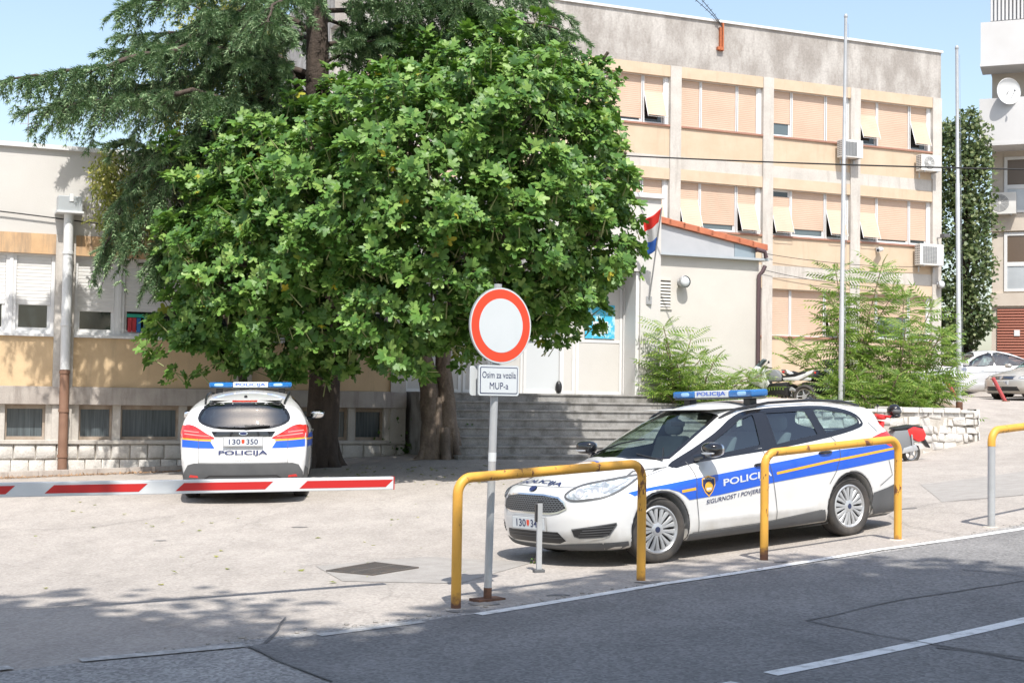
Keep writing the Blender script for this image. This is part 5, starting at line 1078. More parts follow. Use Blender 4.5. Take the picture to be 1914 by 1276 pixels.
FB_ = blobs_px([(390, 430, 24, .85), (378, 530, 24, .8), (415, 600, 23.6, .72), (330, 590, 24.6, .42), (470, 340, 24, 1.15), (470, 500, 23, 1.3), (540, 272, 24.6, .8), (640, 258, 25, 1.0), (620, 400, 22.5, 1.55), (640, 550, 22.6, 1.2), (550, 610, 23, .75),
    (770, 228, 24.5, 1.1), (780, 350, 22, 1.65), (800, 510, 22, 1.45), (740, 600, 23, .75), (880, 150, 24.5, 1.0), (960, 155, 25, .9), (940, 280, 22.5, 1.6), (950, 440, 22.3, 1.55), (900, 575, 23, .8), (1035, 240, 24, 1.0),
    (1085, 200, 24.5, .75), (1075, 340, 23, 1.1), (1090, 460, 23, 1.0), (1100, 545, 23.3, .45), (1040, 560, 23, .62), (1120, 410, 24, .38), (1120, 255, 24.5, .40), (1020, 110, 25, .45), (700, 200, 25.2, .35), (355, 385, 24.3, .33), (305, 500, 24.6, .28), (1130, 490, 23.8, .25), (1110, 140, 24.5, .2), (1140, 310, 24.3, .3)])
cp_, cn_ = surface_pts(FB_, 15.5, .4)
_sh = rng.integers(0, len(cp_), 420); _sd = norm(cn_[_sh]+np.array([0, 0, .55])+rng.normal(size=(420, 3))*.3); _sp = [cp_[_sh]+_sd*d_ for d_ in (.10, .19, .28)]; cp_ = np.concatenate([cp_]+_sp); cn_ = np.concatenate([cn_]+[_sd]*3)
_ic, _in = surface_pts([(c, r*.74) for c, r in FB_], 12, .3, (.8, 1.05), .6); cp_ = np.concatenate([cp_, _ic]); cn_ = np.concatenate([cn_, _in])
extra = []
for px, py in ((330, 690), (300, 655), (355, 705), (395, 690), (495, 668), (470, 690), (525, 660), (270, 640), (615, 668), (600, 690), (430, 645), (1075, 622), (1050, 630), (1110, 600), (850, 640), (700, 640), (660, 655), (285, 560), (275, 610), (1175, 465), (1150, 530), (1010, 52), (1055, 78), (940, 62), (880, 75)):
    for _ in range(3): extra.append(at(px+random.uniform(-12, 12), py+random.uniform(-10, 10), 23.4+random.uniform(-.2, .5)))
cp_ = np.concatenate([cp_, extra]); cn_ = np.concatenate([cn_, norm(np.array(extra)-FB_[12][0])])
_g = np.sin(cp_[:, 0]*3.1+1)*np.sin(cp_[:, 2]*3.4+cp_[:, 0]*.9)*np.sin(cp_[:, 1]*2.7+.6)+.5*np.sin(cp_[:, 0]*6.3)*np.sin(cp_[:, 2]*5.7+2)
cp_ = cp_+cn_*(_g*.30)[:, None]; _k = (_g > -.30) | (rng.random(len(cp_)) < .22); cp_, cn_ = cp_[_k], cn_[_k]
cp_[:, 0] = -2.12+(cp_[:, 0]+2.12)*.97
ax = norm(cn_*.62+np.array([0.03, -.30, .72])+rng.normal(size=cp_.shape)*.25); K = 9; nC = len(cp_)
u = norm(np.cross(ax, [.3, .2, 1.])); w = np.cross(ax, u); ph = (np.arange(K)*2.4)[None]+rng.uniform(0, 6.28, (nC, 1))+rng.normal(size=(nC, K))*.25
d = u[:, None]*np.cos(ph)[..., None]+w[:, None]*np.sin(ph)[..., None]; A = ax[:, None]
el = rng.uniform(.15, 1.15, (nC, K, 1)); Yv = norm(d+A*el+np.array([0, 0, -.12])); Zv = norm(A-d*el*.8+rng.normal(size=(nC, K, 3))*.38); ps = cp_[:, None]+Yv*rng.uniform(.03, .11, (nC, K, 1))
lv_, lf_ = figleaf(); keep = rng.random((nC, K)) < .93
fo = cloud('crown', lv_, lf_, ps[keep], Yv[keep], Zv[keep], np.repeat(rng.uniform(.75, 1.25, nC), K).reshape(nC, K)[keep]*rng.uniform(.078, .135, keep.sum()), MT['fig'], fig); toloc(fo, fig)
# petioles and green twig tips
m = MB(); 
for i in range(0, nC, 2):
    p = cp_[i]; m.tube([p-ax[i]*.28, p], [.011, .007], 4, caps=False)
toloc(m.build('twigs', pmat('green_twig', (.22, .24, .10), .7), fig), fig)
FX = lambda x, y, z: fig_base+np.array([x, y, z])
m = MB(); tA = limb(m, [FX(-.20, 0, -.3), FX(-.17, 0, .35), FX(-.20, -.02, 1.0), FX(-.35, -.05, 1.9), FX(-.75, -.3, 2.9)], .225, .13, 16, .012)
tB = limb(m, [FX(.20, .03, -.3), FX(.15, .02, .35), FX(.10, .02, 1.0), FX(.02, .05, 1.9), FX(.25, -.3, 3.0)], .20, .12, 16, .012)
limb(m, [FX(-.06, -.06, -.2), FX(-.04, -.08, .5), FX(-.08, -.04, 1.1)], .13, .09, 12, .01)
for a_, r_ in ((.4, .10), (1.3, .07), (2.6, .09), (3.7, .08), (5.0, .10), (5.7, .08)):
    limb(m, [FX(math.cos(a_)*.58, math.sin(a_)*.34, -.12), FX(math.cos(a_)*.38, math.sin(a_)*.22, .06), FX(math.cos(a_)*.26, math.sin(a_)*.13, .55)], r_, r_*.9, 8, .006)
toloc(m.build('trunk', MT['figbark'], fig, smooth=60), fig)
m = MB(); T1, T2 = np.array(tA[-1]), np.array(tB[-1])
for c, r in FB_:
    s = T1 if c[0] < T1[0]+.6 else T2; mid = (s+c)/2+np.array([0, .3, .25]); limb(m, [s-np.array([0, 0, .3]), mid, c+(c-s)*.1], .075, .03, 7, .03)
    for _ in range(3):
        e = c+sphere_pts(1)[0]*r*.85; limb(m, [mid*.4+c*.6, (c+e)/2+np.array([0, 0, .1]), e], .03, .012, 5, .02)
toloc(m.build('limbs', MT['figbark'], fig, smooth=60), fig)

# cedar
ced_base = np.array(gpt(612, 871)); ced_base = np.array([-3.35, 25.2, gz(-3.35, 25.2)]); ced = thing('cedar_tree', 'tall dark cedar with drooping blue-green branches reaching left, its trunk beside the rear-facing police car', 'tree', tuple(ced_base))
m = MB(); limb(m, [ced_base+np.array([0, 0, -.3]), ced_base+np.array([0, 0, .5]), at(606, 650, 25.3), at(594, 300, 25.3), at(592, 0, 25.3), at(588, -500, 25.3)], .34, .15, 18, .012)
for a in range(5):
    t = a*1.3+.4; limb(m, [ced_base+np.array([math.cos(t)*.55, math.sin(t)*.55, -.15]), ced_base+np.array([math.cos(t)*.3, math.sin(t)*.3, .12]), ced_base+np.array([math.cos(t)*.12, math.sin(t)*.12, .8])], .10, .12, 8, .006)
toloc(m.build('trunk', MT['bark'], ced, smooth=60), ced)
LIMBS = [([(592, 250, 25.3), (480, 215, 24.4), (390, 175, 23.8), (280, 180, 23.4), (170, 190, 23.1), (90, 200, 22.9)], .08, 1.2), ([(592, 180, 25.3), (500, 90, 25.8), (400, 120, 25.4), (310, 160, 25), (220, 150, 24.8), (150, 160, 24.6)], .08, 1.1),
    ([(592, 340, 25.3), (500, 330, 24.4), (420, 320, 24), (360, 370, 23.9), (320, 430, 23.8), (290, 500, 23.8)], .07, .8), ([(592, 300, 25.3), (450, 260, 24.6), (330, 270, 24.2), (260, 320, 24), (220, 390, 23.9), (195, 470, 23.9)], .07, .8),
    ([(596, 40, 25.3), (680, 50, 25.9), (780, 50, 26.3), (870, 70, 26.5), (930, 110, 26.6)], .07, .9), ([(598, -80, 25.3), (740, -30, 24.6), (860, 0, 24.2), (1000, 45, 24.2), (1060, 60, 24.2)], .07, .9), ([(590, 10, 25.3), (500, -10, 24.5), (400, 50, 24.2), (300, 85, 24), (230, 95, 23.9)], .07, 1.),
    ([(590, 200, 25.3), (520, 120, 24.7), (450, 60, 24.2), (370, 15, 23.8)], .09, 1.), ([(592, 240, 25.3), (520, 165, 24.8), (430, 95, 24.2), (330, 92, 23.8), (200, 122, 23.3), (95, 142, 23), (10, 150, 22.8)], .11, 1.25),
    ([(592, 260, 25.3), (500, 188, 25), (430, 200, 25), (365, 245, 25), (300, 275, 24.8), (230, 270, 24.6)], .10, 1.), ([(592, 330, 25.3), (480, 290, 24.6), (400, 265, 24.3), (330, 310, 24.1), (275, 385, 24), (240, 450, 24)], .09, 1.15),
    ([(592, 60, 25.3), (500, 30, 25.6), (420, 25, 25.8), (340, 60, 26), (250, 65, 26)], .08, 1.), ([(595, -60, 25.3), (480, -60, 24.8), (380, -30, 24.4), (300, 0, 24.2), (245, 10, 24)], .08, 1.), ([(592, 150, 25.3), (470, 110, 25.8), (350, 140, 26.2), (250, 170, 26.3), (130, 190, 26.3)], .08, 1.1),
    ([(600, 80, 25.3), (690, 75, 25.6), (780, 85, 25.8), (880, 120, 26), (950, 165, 26.1)], .09, .9), ([(598, 20, 25.3), (720, 10, 25), (850, 25, 24.8), (960, 50, 24.8), (1030, 75, 24.9)], .09, .95),
    ([(600, -40, 25.3), (720, -60, 25.8), (880, -40, 26.2), (980, -10, 26.4), (1040, 20, 26.4)], .08, .9), ([(598, -120, 25.3), (700, -110, 24.8), (820, -70, 24.4), (930, -30, 24.2)], .08, .9), ([(592, 0, 25.3), (560, -20, 24.3), (520, 0, 23.5), (500, 40, 23)], .07, .8),
    ([(592, 100, 25.3), (560, 60, 26.3), (520, 60, 27.3)], .07, .9), ([(592, -160, 25.3), (480, -150, 25), (380, -110, 25), (300, -70, 25)], .08, 1.), ([(602, 120, 25.3), (700, 78, 25), (800, 78, 24.6), (880, 95, 24.4)], .06, .5)]
TW = []; mb = MB(); tws = MB()
for L, r, dr in LIMBS:
    P = [np.array(at(*q)) for q in L]; rt = P[-1][0] > P[0][0]; Q = [np.array(q) for q in limb(mb, P, r*(.55 if rt else .85), .014, 8, .05)]; ln = np.cumsum([0]+[np.linalg.norm(b-a) for a, b in zip(Q[:-1], Q[1:])]); tot = ln[-1]
    s = .35 if rt else .8
    while s < tot:
        i = np.searchsorted(ln, s)-1; i = min(i, len(Q)-2); t = (s-ln[i])/max(ln[i+1]-ln[i], 1e-6); p = Q[i]*(1-t)+Q[i+1]*t; dd = norm(Q[i+1]-Q[i]); sd = norm(np.cross(dd, [0, 0, 1.])); fr = s/tot
        for q in range(3):
            a = random.uniform(-1.2, 1.2); side_ = random.choice((-1, 1)); dirv = norm(dd*random.uniform(.2, .9)+sd*side_*math.cos(a)*.9+np.array([0, 0, random.uniform(-.25, .25)])); TW.append((p, dirv, random.uniform(.35, 1.05)*(1.1-.45*fr)*1.1, dr*random.uniform(.3, .95), 0))
        s += .215
    TW.append((Q[-1], norm(Q[-1]-Q[-3]), .55, .15, 0))
toloc(mb.build('limbs', MT['bark'], ced, smooth=60), ced)
TP = []; TD = []
def runtwig(p, dv, L, dr, lvl):
    n = max(3, int(L/.05)); prev = p
    for i in range(1, n+1):
        t = i/n; q = p+dv*L*t*(1-.15*t)+np.array([0, 0, -1])*dr*L*t*t; TP.append(q); TD.append(norm(q-prev))
        if lvl == 0 and i % 2 == 0:
            for sg in (-1, 1):
                if random.random() < .55:
                    sd = norm(np.cross(q-prev, [0, 0, 1.])); runtwig(q, norm((q-prev)/np.linalg.norm(q-prev)*.8+sd*sg*random.uniform(.4, .9)+np.array([0, 0, random.uniform(-.3, .35)])), random.uniform(.14, .34)*(1.15-t*.6), random.uniform(.0, .5), 1)
        prev = q
for p, dv, L, dr, lv in TW:
    runtwig(p, dv, L, dr, 0); tws.tube([p, p+dv*L*.5*.92+np.array([0, 0, -dr*L*.25]), p+dv*L*.85+np.array([0, 0, -dr*L])], [.012, .008, .004], 4, caps=False)
toloc(tws.build('twigs', MT['bark'], ced), ced)
TP = np.array(TP); TD = np.array(TD); nv = []; nf = []
for k in range(6):
    a = k*1.047+.3; e = .75; dx, dy, dz = math.cos(a)*e, .75, math.sin(a)*e*.8; o = len(nv); px_, pz = -math.sin(a)*.13, math.cos(a)*.13; nv += [(px_, 0, pz), (-px_, 0, -pz), (dx, dy, dz)]; nf.append((o, o+1, o+2))
o = cloud('crown', nv, nf, TP, TD, rng.normal(size=TP.shape)*.4+np.array([0, 0, 1]), rng.uniform(.07, .12, len(TP)), MT['cedar'], ced); toloc(o, ced); print('cedar tufts', len(TP), 'fig leaves', keep.sum())

def leaftree(name, label, base, blobs, density, leaf, mat, trunk_r=.15, bark='bark', hang=0., grp=None, sc=(.8, 1.2), top=None, kleaf=1, shell=(.5, 1.05), limbs=True, cull=.5, aspect=.38):
    t = thing(name, label, 'tree', tuple(base), 0, grp); P, Nn = surface_pts(blobs, density, 1., shell, cull); n = len(P)
    tv = [(0, 0, 0), (aspect, .45, .06), (0, 1, -.08), (-aspect, .45, .06)]; Y = norm(rng.normal(size=(n, 3))+Nn*.6+np.array([0, 0, -hang])); Z = norm(rng.normal(size=(n, 3))*.6+np.array([.1, -.8, .9]))
    o = cloud('crown', tv, [(0, 1, 2, 3)], P, Y, Z, leaf*rng.uniform(*sc, n), MT[mat], t); toloc(o, t)
    m = MB(); tp_ = np.mean([b[0] for b in blobs], 0) if top is None else top; b0 = np.array(base, float); limb(m, [b0+[0, 0, -.4], b0*.7+tp_*.3+[.1, 0, 0], b0*.3+tp_*.7, tp_], trunk_r, trunk_r*.4, 12, .02); toloc(m.build('trunk', MT[bark], t, smooth=60), t)
    if limbs:
        m = MB()
        for c, r in blobs: s = b0*.45+tp_*.55; limb(m, [s, (s+c)/2+[0, 0, .2], c], trunk_r*.35, trunk_r*.1, 6, .03)
        toloc(m.build('limbs', MT[bark], t, smooth=60), t)
    return t
leaftree('yellow_green_tree', 'thin yellow-green leaved tree tangled behind the cedar against the left wing', (-4.6, 25.9, gz(-4.6, 25.9)), blobs_px([(215, 400, 25.0, .45), (245, 350, 25.1, .5), (210, 300, 25.2, .3), (420, 170, 26.3, .75), (465, 110, 26.8, .8), (400, 290, 25.9, .6), (440, 30, 26.6, .8), (330, 240, 25.6, .45), (510, 220, 26.3, .6), (350, 190, 25.8, .5), (380, 60, 26.5, .6), (540, 320, 26, .5), (270, 400, 25.2, .4), (300, 340, 25.3, .45), (480, 180, 26.4, .6), (300, 180, 25.6, .4), (200, 350, 24.9, .35), (235, 430, 25, .4), (190, 320, 25, .25), (440, 240, 25.6, .5)]), 260, .095, 'olive', .10, hang=1.2, shell=(.2, 1.1), cull=.25, aspect=.2)
leaftree('evergreen_tree', 'dense dark evergreen standing in the gap between the office building and the apartment house', (16.9, 53, gz(16.9, 53)), blobs_px([(1772, 300, 54, 1.3), (1805, 262, 53.4, .95), (1790, 340, 53, 1.3), (1818, 300, 53, .75), (1790, 420, 52.8, 1.3), (1822, 400, 52.6, .75), (1788, 500, 52.4, 1.35), (1830, 485, 52, .45), (1840, 600, 51.8, .35), (1790, 580, 52.4, 1.25), (1765, 630, 53, 1.1), (1822, 600, 52.2, .65), (1812, 222, 53.6, .4), (1775, 250, 54.5, .5)]), 80, .17, 'evergreen', .25, shell=(.6, 1.1))

# trees of heaven on the terrace: stems with whorls of long pinnate leaves
LFv = []; LFf = []
npair = 9
for k in range(npair):
    s = .12+.86*k/npair; zc = -.34*s*s; ll = .25*(1-.45*abs(k/npair-.35))
    for sg in (-1, 1):
        o = len(LFv); d_ = np.array([sg*.86, .30, -.42]); d_ /= np.linalg.norm(d_); b_ = np.array([0, s, zc]); w_ = np.array([0, .031, 0]); LFv += [tuple(b_-w_*.4), tuple(b_+d_*ll*.35-w_), tuple(b_+d_*ll), tuple(b_+d_*ll*.35+w_)]; LFf.append((o, o+1, o+2, o+3))
o = len(LFv); LFv += [(-.02, .95, -.25), (0, 1.15, -.4), (.02, .95, -.25), (0, .9, -.22)]; LFf.append((o, o+1, o+2, o+3))
o = len(LFv); LFv += [(-.007, 0, 0), (.007, 0, 0), (.004, .5, -.07), (-.004, .5, -.07)]; LFf.append((o, o+1, o+2, o+3)); o = len(LFv); LFv += [(-.004, .5, -.07), (.004, .5, -.07), (.003, .98, -.27), (-.003, .98, -.27)]; LFf.append((o, o+1, o+2, o+3))
def ailanthus(label, stems, Yd, name='tree_of_heaven', lo=.15, size=.5, nl=12):
    nl = int(nl*1.5); size *= 1.2; stems = stems+[(bx+random.uniform(-15, 15), by, tx+random.uniform(-35, 35), ty+random.uniform(15, 60)) for bx, by, tx, ty in stems]
    """stems: (base px, base py, top px, top py)"""
    b0 = np.array(at(stems[0][0], stems[0][1], Yd)); b0[2] = float(tz(b0[0], b0[1])); t = thing(name, label, 'shrub', tuple(b0), 0, 'trees of heaven on the terrace'); P = []; Y = []; S_ = []; m = MB()
    for bx, by, tx, ty in stems:
        dy = random.uniform(-.4, .4); a = np.array(at(bx, by, Yd+dy*.5)); b = np.array(at(tx, ty, Yd+dy)); a[2] = float(tz(a[0], a[1]))-.05; mid = (a+b)/2+np.array([(a[0]-b[0])*.15, 0, .1]); Q = limb(m, [a, mid, b], .022, .009, 6, .008)
        L = np.linalg.norm(b-a); N_ = max(nl, int(L*nl*.9)); Q = [np.array(q) for q in Q]
        for k in range(N_):
            f = 1-(k/N_)*(1-lo)*.999; f = 1-(1-f)**1.25 if k else 1; i = min(int(f*(len(Q)-1)), len(Q)-2); tt = f*(len(Q)-1)-i; p = Q[i]*(1-tt)+Q[i+1]*tt; ph_ = k*2.4+random.uniform(-.4, .4); up_ = .42-.45*(1-f)+random.uniform(-.15, .2)
            P.append(p); Y.append((math.cos(ph_), math.sin(ph_), up_ if k > 4 else up_+.5)); S_.append(size*random.uniform(.75, 1.15)*(.75 if k < 4 else 1))
    P = np.array(P); Y = norm(np.array(Y)); Z = norm(rng.normal(size=(len(P), 3))*.3+np.array([.1, -.45, .9])); o = cloud('foliage', LFv, LFf, P, Y, Z, np.array(S_), MT['ailanthus'], t); toloc(o, t); toloc(m.build('stems', MT['twig'], t), t); return t
ailanthus('tallest tree of heaven, two crowned stems rising beside the first tall flagpole', [(1590, 768, 1562, 505), (1600, 768, 1648, 500), (1610, 768, 1600, 560), (1588, 768, 1545, 600), (1600, 768, 1620, 640)], 30.3, nl=13)
ailanthus('bushy tree of heaven spreading between the two flagpoles above the stone wall', [(1680, 768, 1690, 560), (1690, 768, 1740, 575), (1670, 768, 1650, 610), (1700, 768, 1700, 640), (1720, 768, 1760, 620), (1690, 768, 1610, 670), (1660, 768, 1560, 690)], 30, nl=14)
ailanthus('low shrub of heaven reaching past the second flagpole towards the silver sedan', [(1740, 768, 1775, 655), (1745, 770, 1770, 700), (1730, 768, 1730, 680), (1750, 770, 1790, 735), (1720, 768, 1700, 720)], 30, nl=12, size=.45)
ailanthus('slender tree of heaven leaning left over the parked motorcycles', [(1575, 768, 1475, 640), (1560, 768, 1520, 650), (1540, 768, 1470, 715)], 32.5, nl=9)
ailanthus('dense foot of tree of heaven shoots right behind the scooter and helmet', [(1620, 770, 1600, 700), (1640, 770, 1650, 690), (1600, 770, 1560, 720), (1660, 770, 1680, 700), (1580, 770, 1540, 715), (1700, 770, 1720, 720), (1690, 770, 1640, 730)], 29.3, nl=14, size=.42)
ailanthus('tree of heaven growing against the white entrance column, left of the other shrubs', [(1262, 775, 1240, 610), (1270, 775, 1292, 632), (1256, 775, 1235, 690), (1275, 775, 1265, 680), (1260, 775, 1245, 650)], 29.6, nl=13, size=.46)
ailanthus('low tree of heaven in front of the cream annex wall and its brown downpipe', [(1310, 775, 1335, 675), (1320, 775, 1300, 700), (1330, 775, 1370, 705), (1300, 775, 1320, 720), (1350, 775, 1400, 705), (1360, 775, 1425, 700), (1290, 775, 1285, 720), (1340, 775, 1350, 740)], 29.6, nl=12, size=.45)
# weeds and creepers
def weed(label, px, py, n, r, h, leaf=.08, grp='weeds'):
    b = gpt(px, py); t = thing('weed_plant', label, 'plant', tuple(b), 0, grp); P = b+np.stack([rng.normal(0, r, n), rng.normal(0, r*.5, n), np.abs(rng.normal(0, h, n))], 1); tv = [(0, 0, 0), (.4, .45, .05), (0, 1, -.1), (-.4, .45, .05)]
    o = cloud('leaves', tv, [(0, 1, 2, 3)], P, norm(rng.normal(size=(n, 3))+[0, 0, .5]), norm(rng.normal(size=(n, 3))+[0, -.3, 1]), leaf*rng.uniform(.6, 1.2, n), MT['weed'], t); toloc(o, t)
    m = MB()
    for k in range(max(3, n//25)): q = P[k*7 % n]; m.tube([b, (b+q)/2+[0, 0, .05], q], .004, 4, caps=False)
    toloc(m.build('stalks', MT['twig'], t), t)
weed('dark leafy weeds at the left foot of the fig trunk', 752, 848, 260, .30, .28); weed('leafy sprigs at the right foot of the fig trunk by the steps', 868, 850, 160, .18, .30); weed('single sapling beside the lowest step right of the fig trunk', 886, 846, 40, .10, .35)
for i, (x, y) in enumerate(((1768, 832), (1780, 831), (1790, 829), (1808, 826))): weed(('small tuft first from the left at the foot of the stone wall', 'small tuft second from the left at the foot of the stone wall', 'small tuft third from the left at the foot of the stone wall', 'largest tuft at the foot of the stone wall, near its right end')[i], x, y, 30 if i < 3 else 60, .04, .06, .04, 'tufts along the stone wall')
weed('tiny weed growing beside the grey parking post', 997, 1053, 14, .025, .02, .03)
# cedar needles and fallen leaves along the kerb
n = 5200; uu = rng.uniform(-9, 1.5, n); mm = .45+np.abs(rng.normal(0, .22, n)); P = FA[None]+E3*uu[:, None]+M3*mm[:, None]; P[:, 2] = gzv(P[:, 0], P[:, 1])+.008
o = cloud('needle_litter', [(-.12, 0, 0), (.12, 0, 0), (.05, 1, .1), (-.05, 1, .1)], [(0, 1, 2, 3)], P, norm(rng.normal(size=(n, 3))*[1, 1, .15]), np.tile([0, 0, 1.], (n, 1)), rng.uniform(.03, .09, n), MT['litter'], None); stuff(o); o['label'] = 'brown cedar needles drifted along the kerb under the left wing'; o['category'] = 'litter'
n = 150; P = np.array([gpt(rng.uniform(600, 1050), rng.uniform(868, 905), .006) for _ in range(n)]+[gpt(rng.uniform(60, 900), rng.uniform(920, 1100), .006) for _ in range(45)]); n = len(P)
o = cloud('fallen_leaves', [(0, 0, 0), (.4, .5, .1), (0, 1, 0), (-.4, .5, .15)], [(0, 1, 2, 3)], P, norm(rng.normal(size=(n, 3))*[1, 1, .1]), np.tile([0, 0, 1.], (n, 1)), rng.uniform(.02, .09, n), MT['olive'], None); stuff(o); o['label'] = 'scattered dry leaves on the asphalt around the trees'; o['category'] = 'litter'
# street trees standing behind the camera: they throw the shade on the road
def shade(lbl, x, y, z, r, dn, seed):
    R = random.Random(seed); bl = [(np.array([x+r*.62*math.cos(a)*R.uniform(.3, 1), y+r*.62*math.sin(a)*R.uniform(.3, 1), z+R.uniform(-1.2, 1.2)]), r*R.uniform(.28, .48)) for a in np.linspace(0, 6.28, 13)[:-1]]+[(np.array([x, y, z]), r*.6)]
    return leaftree('street_tree', lbl, (x, -7.5+seed*.3, gz(x, -7.5)), bl, dn, .26, 'darkleaf', .3, shell=(.1, 1.05), cull=.0, grp='street trees behind the viewpoint', top=np.array([x, y-1, z-1]), aspect=.45)
shade('street tree behind the camera, throwing dappled shade at the lower left', -3.6, .6, 12., 5.4, 19, 1)
shade('street tree behind the camera, throwing the dense shade over the right lane', 3.9, .9, 12.2, 5.1, 60, 2)
shade('street tree behind the camera, between its neighbours and further back', .4, -3.2, 13, 5.6, 60, 3)
shade('street tree behind the camera, at the far left of its row', -9.5, -.6, 12.5, 5, 40, 4)
shade('street tree behind the camera, at the far right of its row', 10.5, -1.9, 12.5, 5.6, 60, 5)
# ------------------------------------------------------------------ street furniture
def rail(label, pa, pb, greylegs=False):
    a, b = np.array(pa), np.array(pb); L = np.linalg.norm((b-a)[:2]); t = thing('safety_rail', label, 'railing', tuple((a+b)/2), 0, 'yellow tubular rails along the pavement'); c = (a+b)/2; a, b = a-c, b-c
    dv = norm((b-a)*[1, 1, 0]); r = .13; H = 1.0; lean = np.array([0, 0, 0.])
    def corner(p, sg, base):
        top = p+[0, 0, H]; return [top+[0, 0, -r]+dv*sg*r*(1-math.cos(q))+np.array([0, 0, r*math.sin(q)]) for q in np.linspace(0, math.pi/2, 8)]
    A_ = corner(a, 1, 0); B_ = corner(b, -1, 0)[::-1]
    if greylegs:
        MB().tube([a-[0, 0, .08], A_[0]-[0, 0, .04]], .038, 16).build('post', MT['polepaint'], t); MB().tube([b-[0, 0, .08], B_[-1]-[0, 0, .04]], .038, 16).build('post', MT['polepaint'], t); m = MB().tube([A_[0]-[0, 0, .04]]+A_+B_+[B_[-1]-[0, 0, .04]], .040, 16); m.build('top_bar', MT['yellowpaint'], t)
    else: MB().tube([a-[0, 0, .08]]+A_+B_+[b-[0, 0, .08]], .039, 16).build('tube_frame', MT['yellowpaint'], t)
    for p in (a, b):
        m = MB(); m.lathe([(0, .006), (.08, .006), (.11, -.02)], p, 'z', 14); m.build('footing', MT['mortar'], t)
    # pattern axes: height above the foot drives the rust, keep z from the ground
    return t
rail('rust-flecked yellow rail nearest the camera, beside the round sign', gpt(852, 1137), gpt(1198, 1085)); rail('yellow rail in front of the doors of the broadside police car', gpt(1428, 1047), gpt(1678, 1008)); rail('yellow rail with grey painted legs cut by the right edge', gpt(1853, 984), gpt(1853, 984)+np.array([1.58, 1.22, .12]), True)
sb_ = np.array(gpt(911, 1121)); sg = thing('road_sign', 'round white road sign with red ring above a small text plate on a grey post', 'road sign', tuple(sb_), math.atan2(.60, .80))
tp2 = Matrix.Rotation(-math.atan2(.60, .80), 3, 'Z') @ Vector(np.array(at(931, 531, 11.40))-sb_)
R0 = Vector((0, 0, 0)); dirp = tp2.normalized(); pz = lambda z: dirp*(z/dirp.z)
m = MB(); m.tube([R0-dirp*.05, tp2], .031, 20); m.build('post', MT['polepaint'], sg)
m = MB(); m.tube([pz(1.10), pz(1.17)], .0325, 20); m.build('sticker', MT['signwhite'], sg); MB().tube([R0, pz(.10)], .033, 16).build('rusty_foot', MT['rust'], sg)
m = MB(); m.box(-.13, .13, -.07, .07, -.01, .018); m.build('base_plate', MT['rust'], sg, smooth=0, bevel=.004)
zc = 2.183; c = pz(zc); th = -.045
def disc(r, y, n=64): return [(r*math.cos(a), r*math.sin(a)) for a in np.linspace(0, 2*math.pi, n+1)[:-1]]
dk = MB().prism([(c.x+a, c.z+b) for a, b in disc(.305, 0)], c.y+th-.012, c.y+th, 'y').build('sign_disc', MT['galv'], sg, smooth=30)
def face(poly, y, name, mt, par): return flatobj(polybm(poly), name, mt, par, lambda a, b: (a, y, b))
face([(c.x+a, c.z+b) for a, b in disc(.302, 0)], c.y+th-.0135, 'rim', MT['signwhite'], dk); face([(c.x+a, c.z+b) for a, b in disc(.290, 0)], c.y+th-.015, 'red_ring', MT['redsign'], dk); face([(c.x+a, c.z+b) for a, b in disc(.216, 0)], c.y+th-.0165, 'white_field', MT['signwhite'], dk)
def rrect(cx, cz, w, h, r, n=6): return [(cx+sx*(w/2-r)+r*math.cos(a), cz+sz*(h/2-r)+r*math.sin(a)) for sx, sz, a0 in ((1, 1, 0), (-1, 1, 90), (-1, -1, 180), (1, -1, 270)) for a in [math.radians(a0+90*k/n) for k in range(n+1)]]
c = pz(1.745)
pb = MB().prism(rrect(c.x-.0, c.z-.0, .405, .245, .022), c.y+th-.008, c.y+th+.004, 'y').build('text_plate', MT['galv'], sg, smooth=0)
MB().prism(rrect(c.x-.03, c.z-.004, .40, .235, .022), c.y+th+.062, c.y+th+.07, 'y').build('rear_plate', MT['signwhite'], sg, smooth=0)
y_ = c.y+th
face(rrect(c.x, c.z, .402, .242, .021), y_-.0095, 'plate_face', MT['signwhite'], pb); face(rrect(c.x, c.z, .372, .212, .012), y_-.011, 'plate_border', MT['navy'], pb); face(rrect(c.x, c.z, .358, .198, .009), y_-.0125, 'plate_field', MT['signwhite'], pb)
flatobj(textbm('Osim za vozila', .052, c.x-.166, c.z+.018, c.x+.166, .002), 'plate_text', MT['navy'], pb, lambda a, b: (a, y_-.014, b)); flatobj(textbm('MUP-a', .054, c.x-.092, c.z-.070, c.x+.092, 0), 'plate_text', MT['navy'], pb, lambda a, b: (a, y_-.014, b))
for z in (1.70, 1.79, 2.05, 2.32):
    q = pz(z); m = MB(); m.tube([q-dirp*.012, q+dirp*.012], .036, 16); m.box(q.x-.03, q.x+.03, q.y-.042, q.y+.0, q.z-.012, q.z+.012); m.build('clamp', MT['galv'], sg)
# parking post
pb_ = np.array(gpt(1007, 1069)); pk = thing('parking_post', 'slim grey fold-down parking post standing before the police car number plate', 'bollard', tuple(pb_), .25)
m = MB(); m.box(-.024, .024, -.02, .02, .02, .63); o = m.build('post', MT['polepaint'], pk, smooth=0, bevel=.006); MB().box(-.026, .026, -.022, .022, .63, .645).build('cap', MT['black'], pk, smooth=0, bevel=.004); MB().box(-.042, -.0245, -.03, .025, .46, .62).build('lock', MT['black'], pk, smooth=0, bevel=.005); m = MB(); m.box(-.05, .05, -.04, .04, -.01, .03); m.build('foot', MT['greyplastic'], pk, smooth=0, bevel=.008)
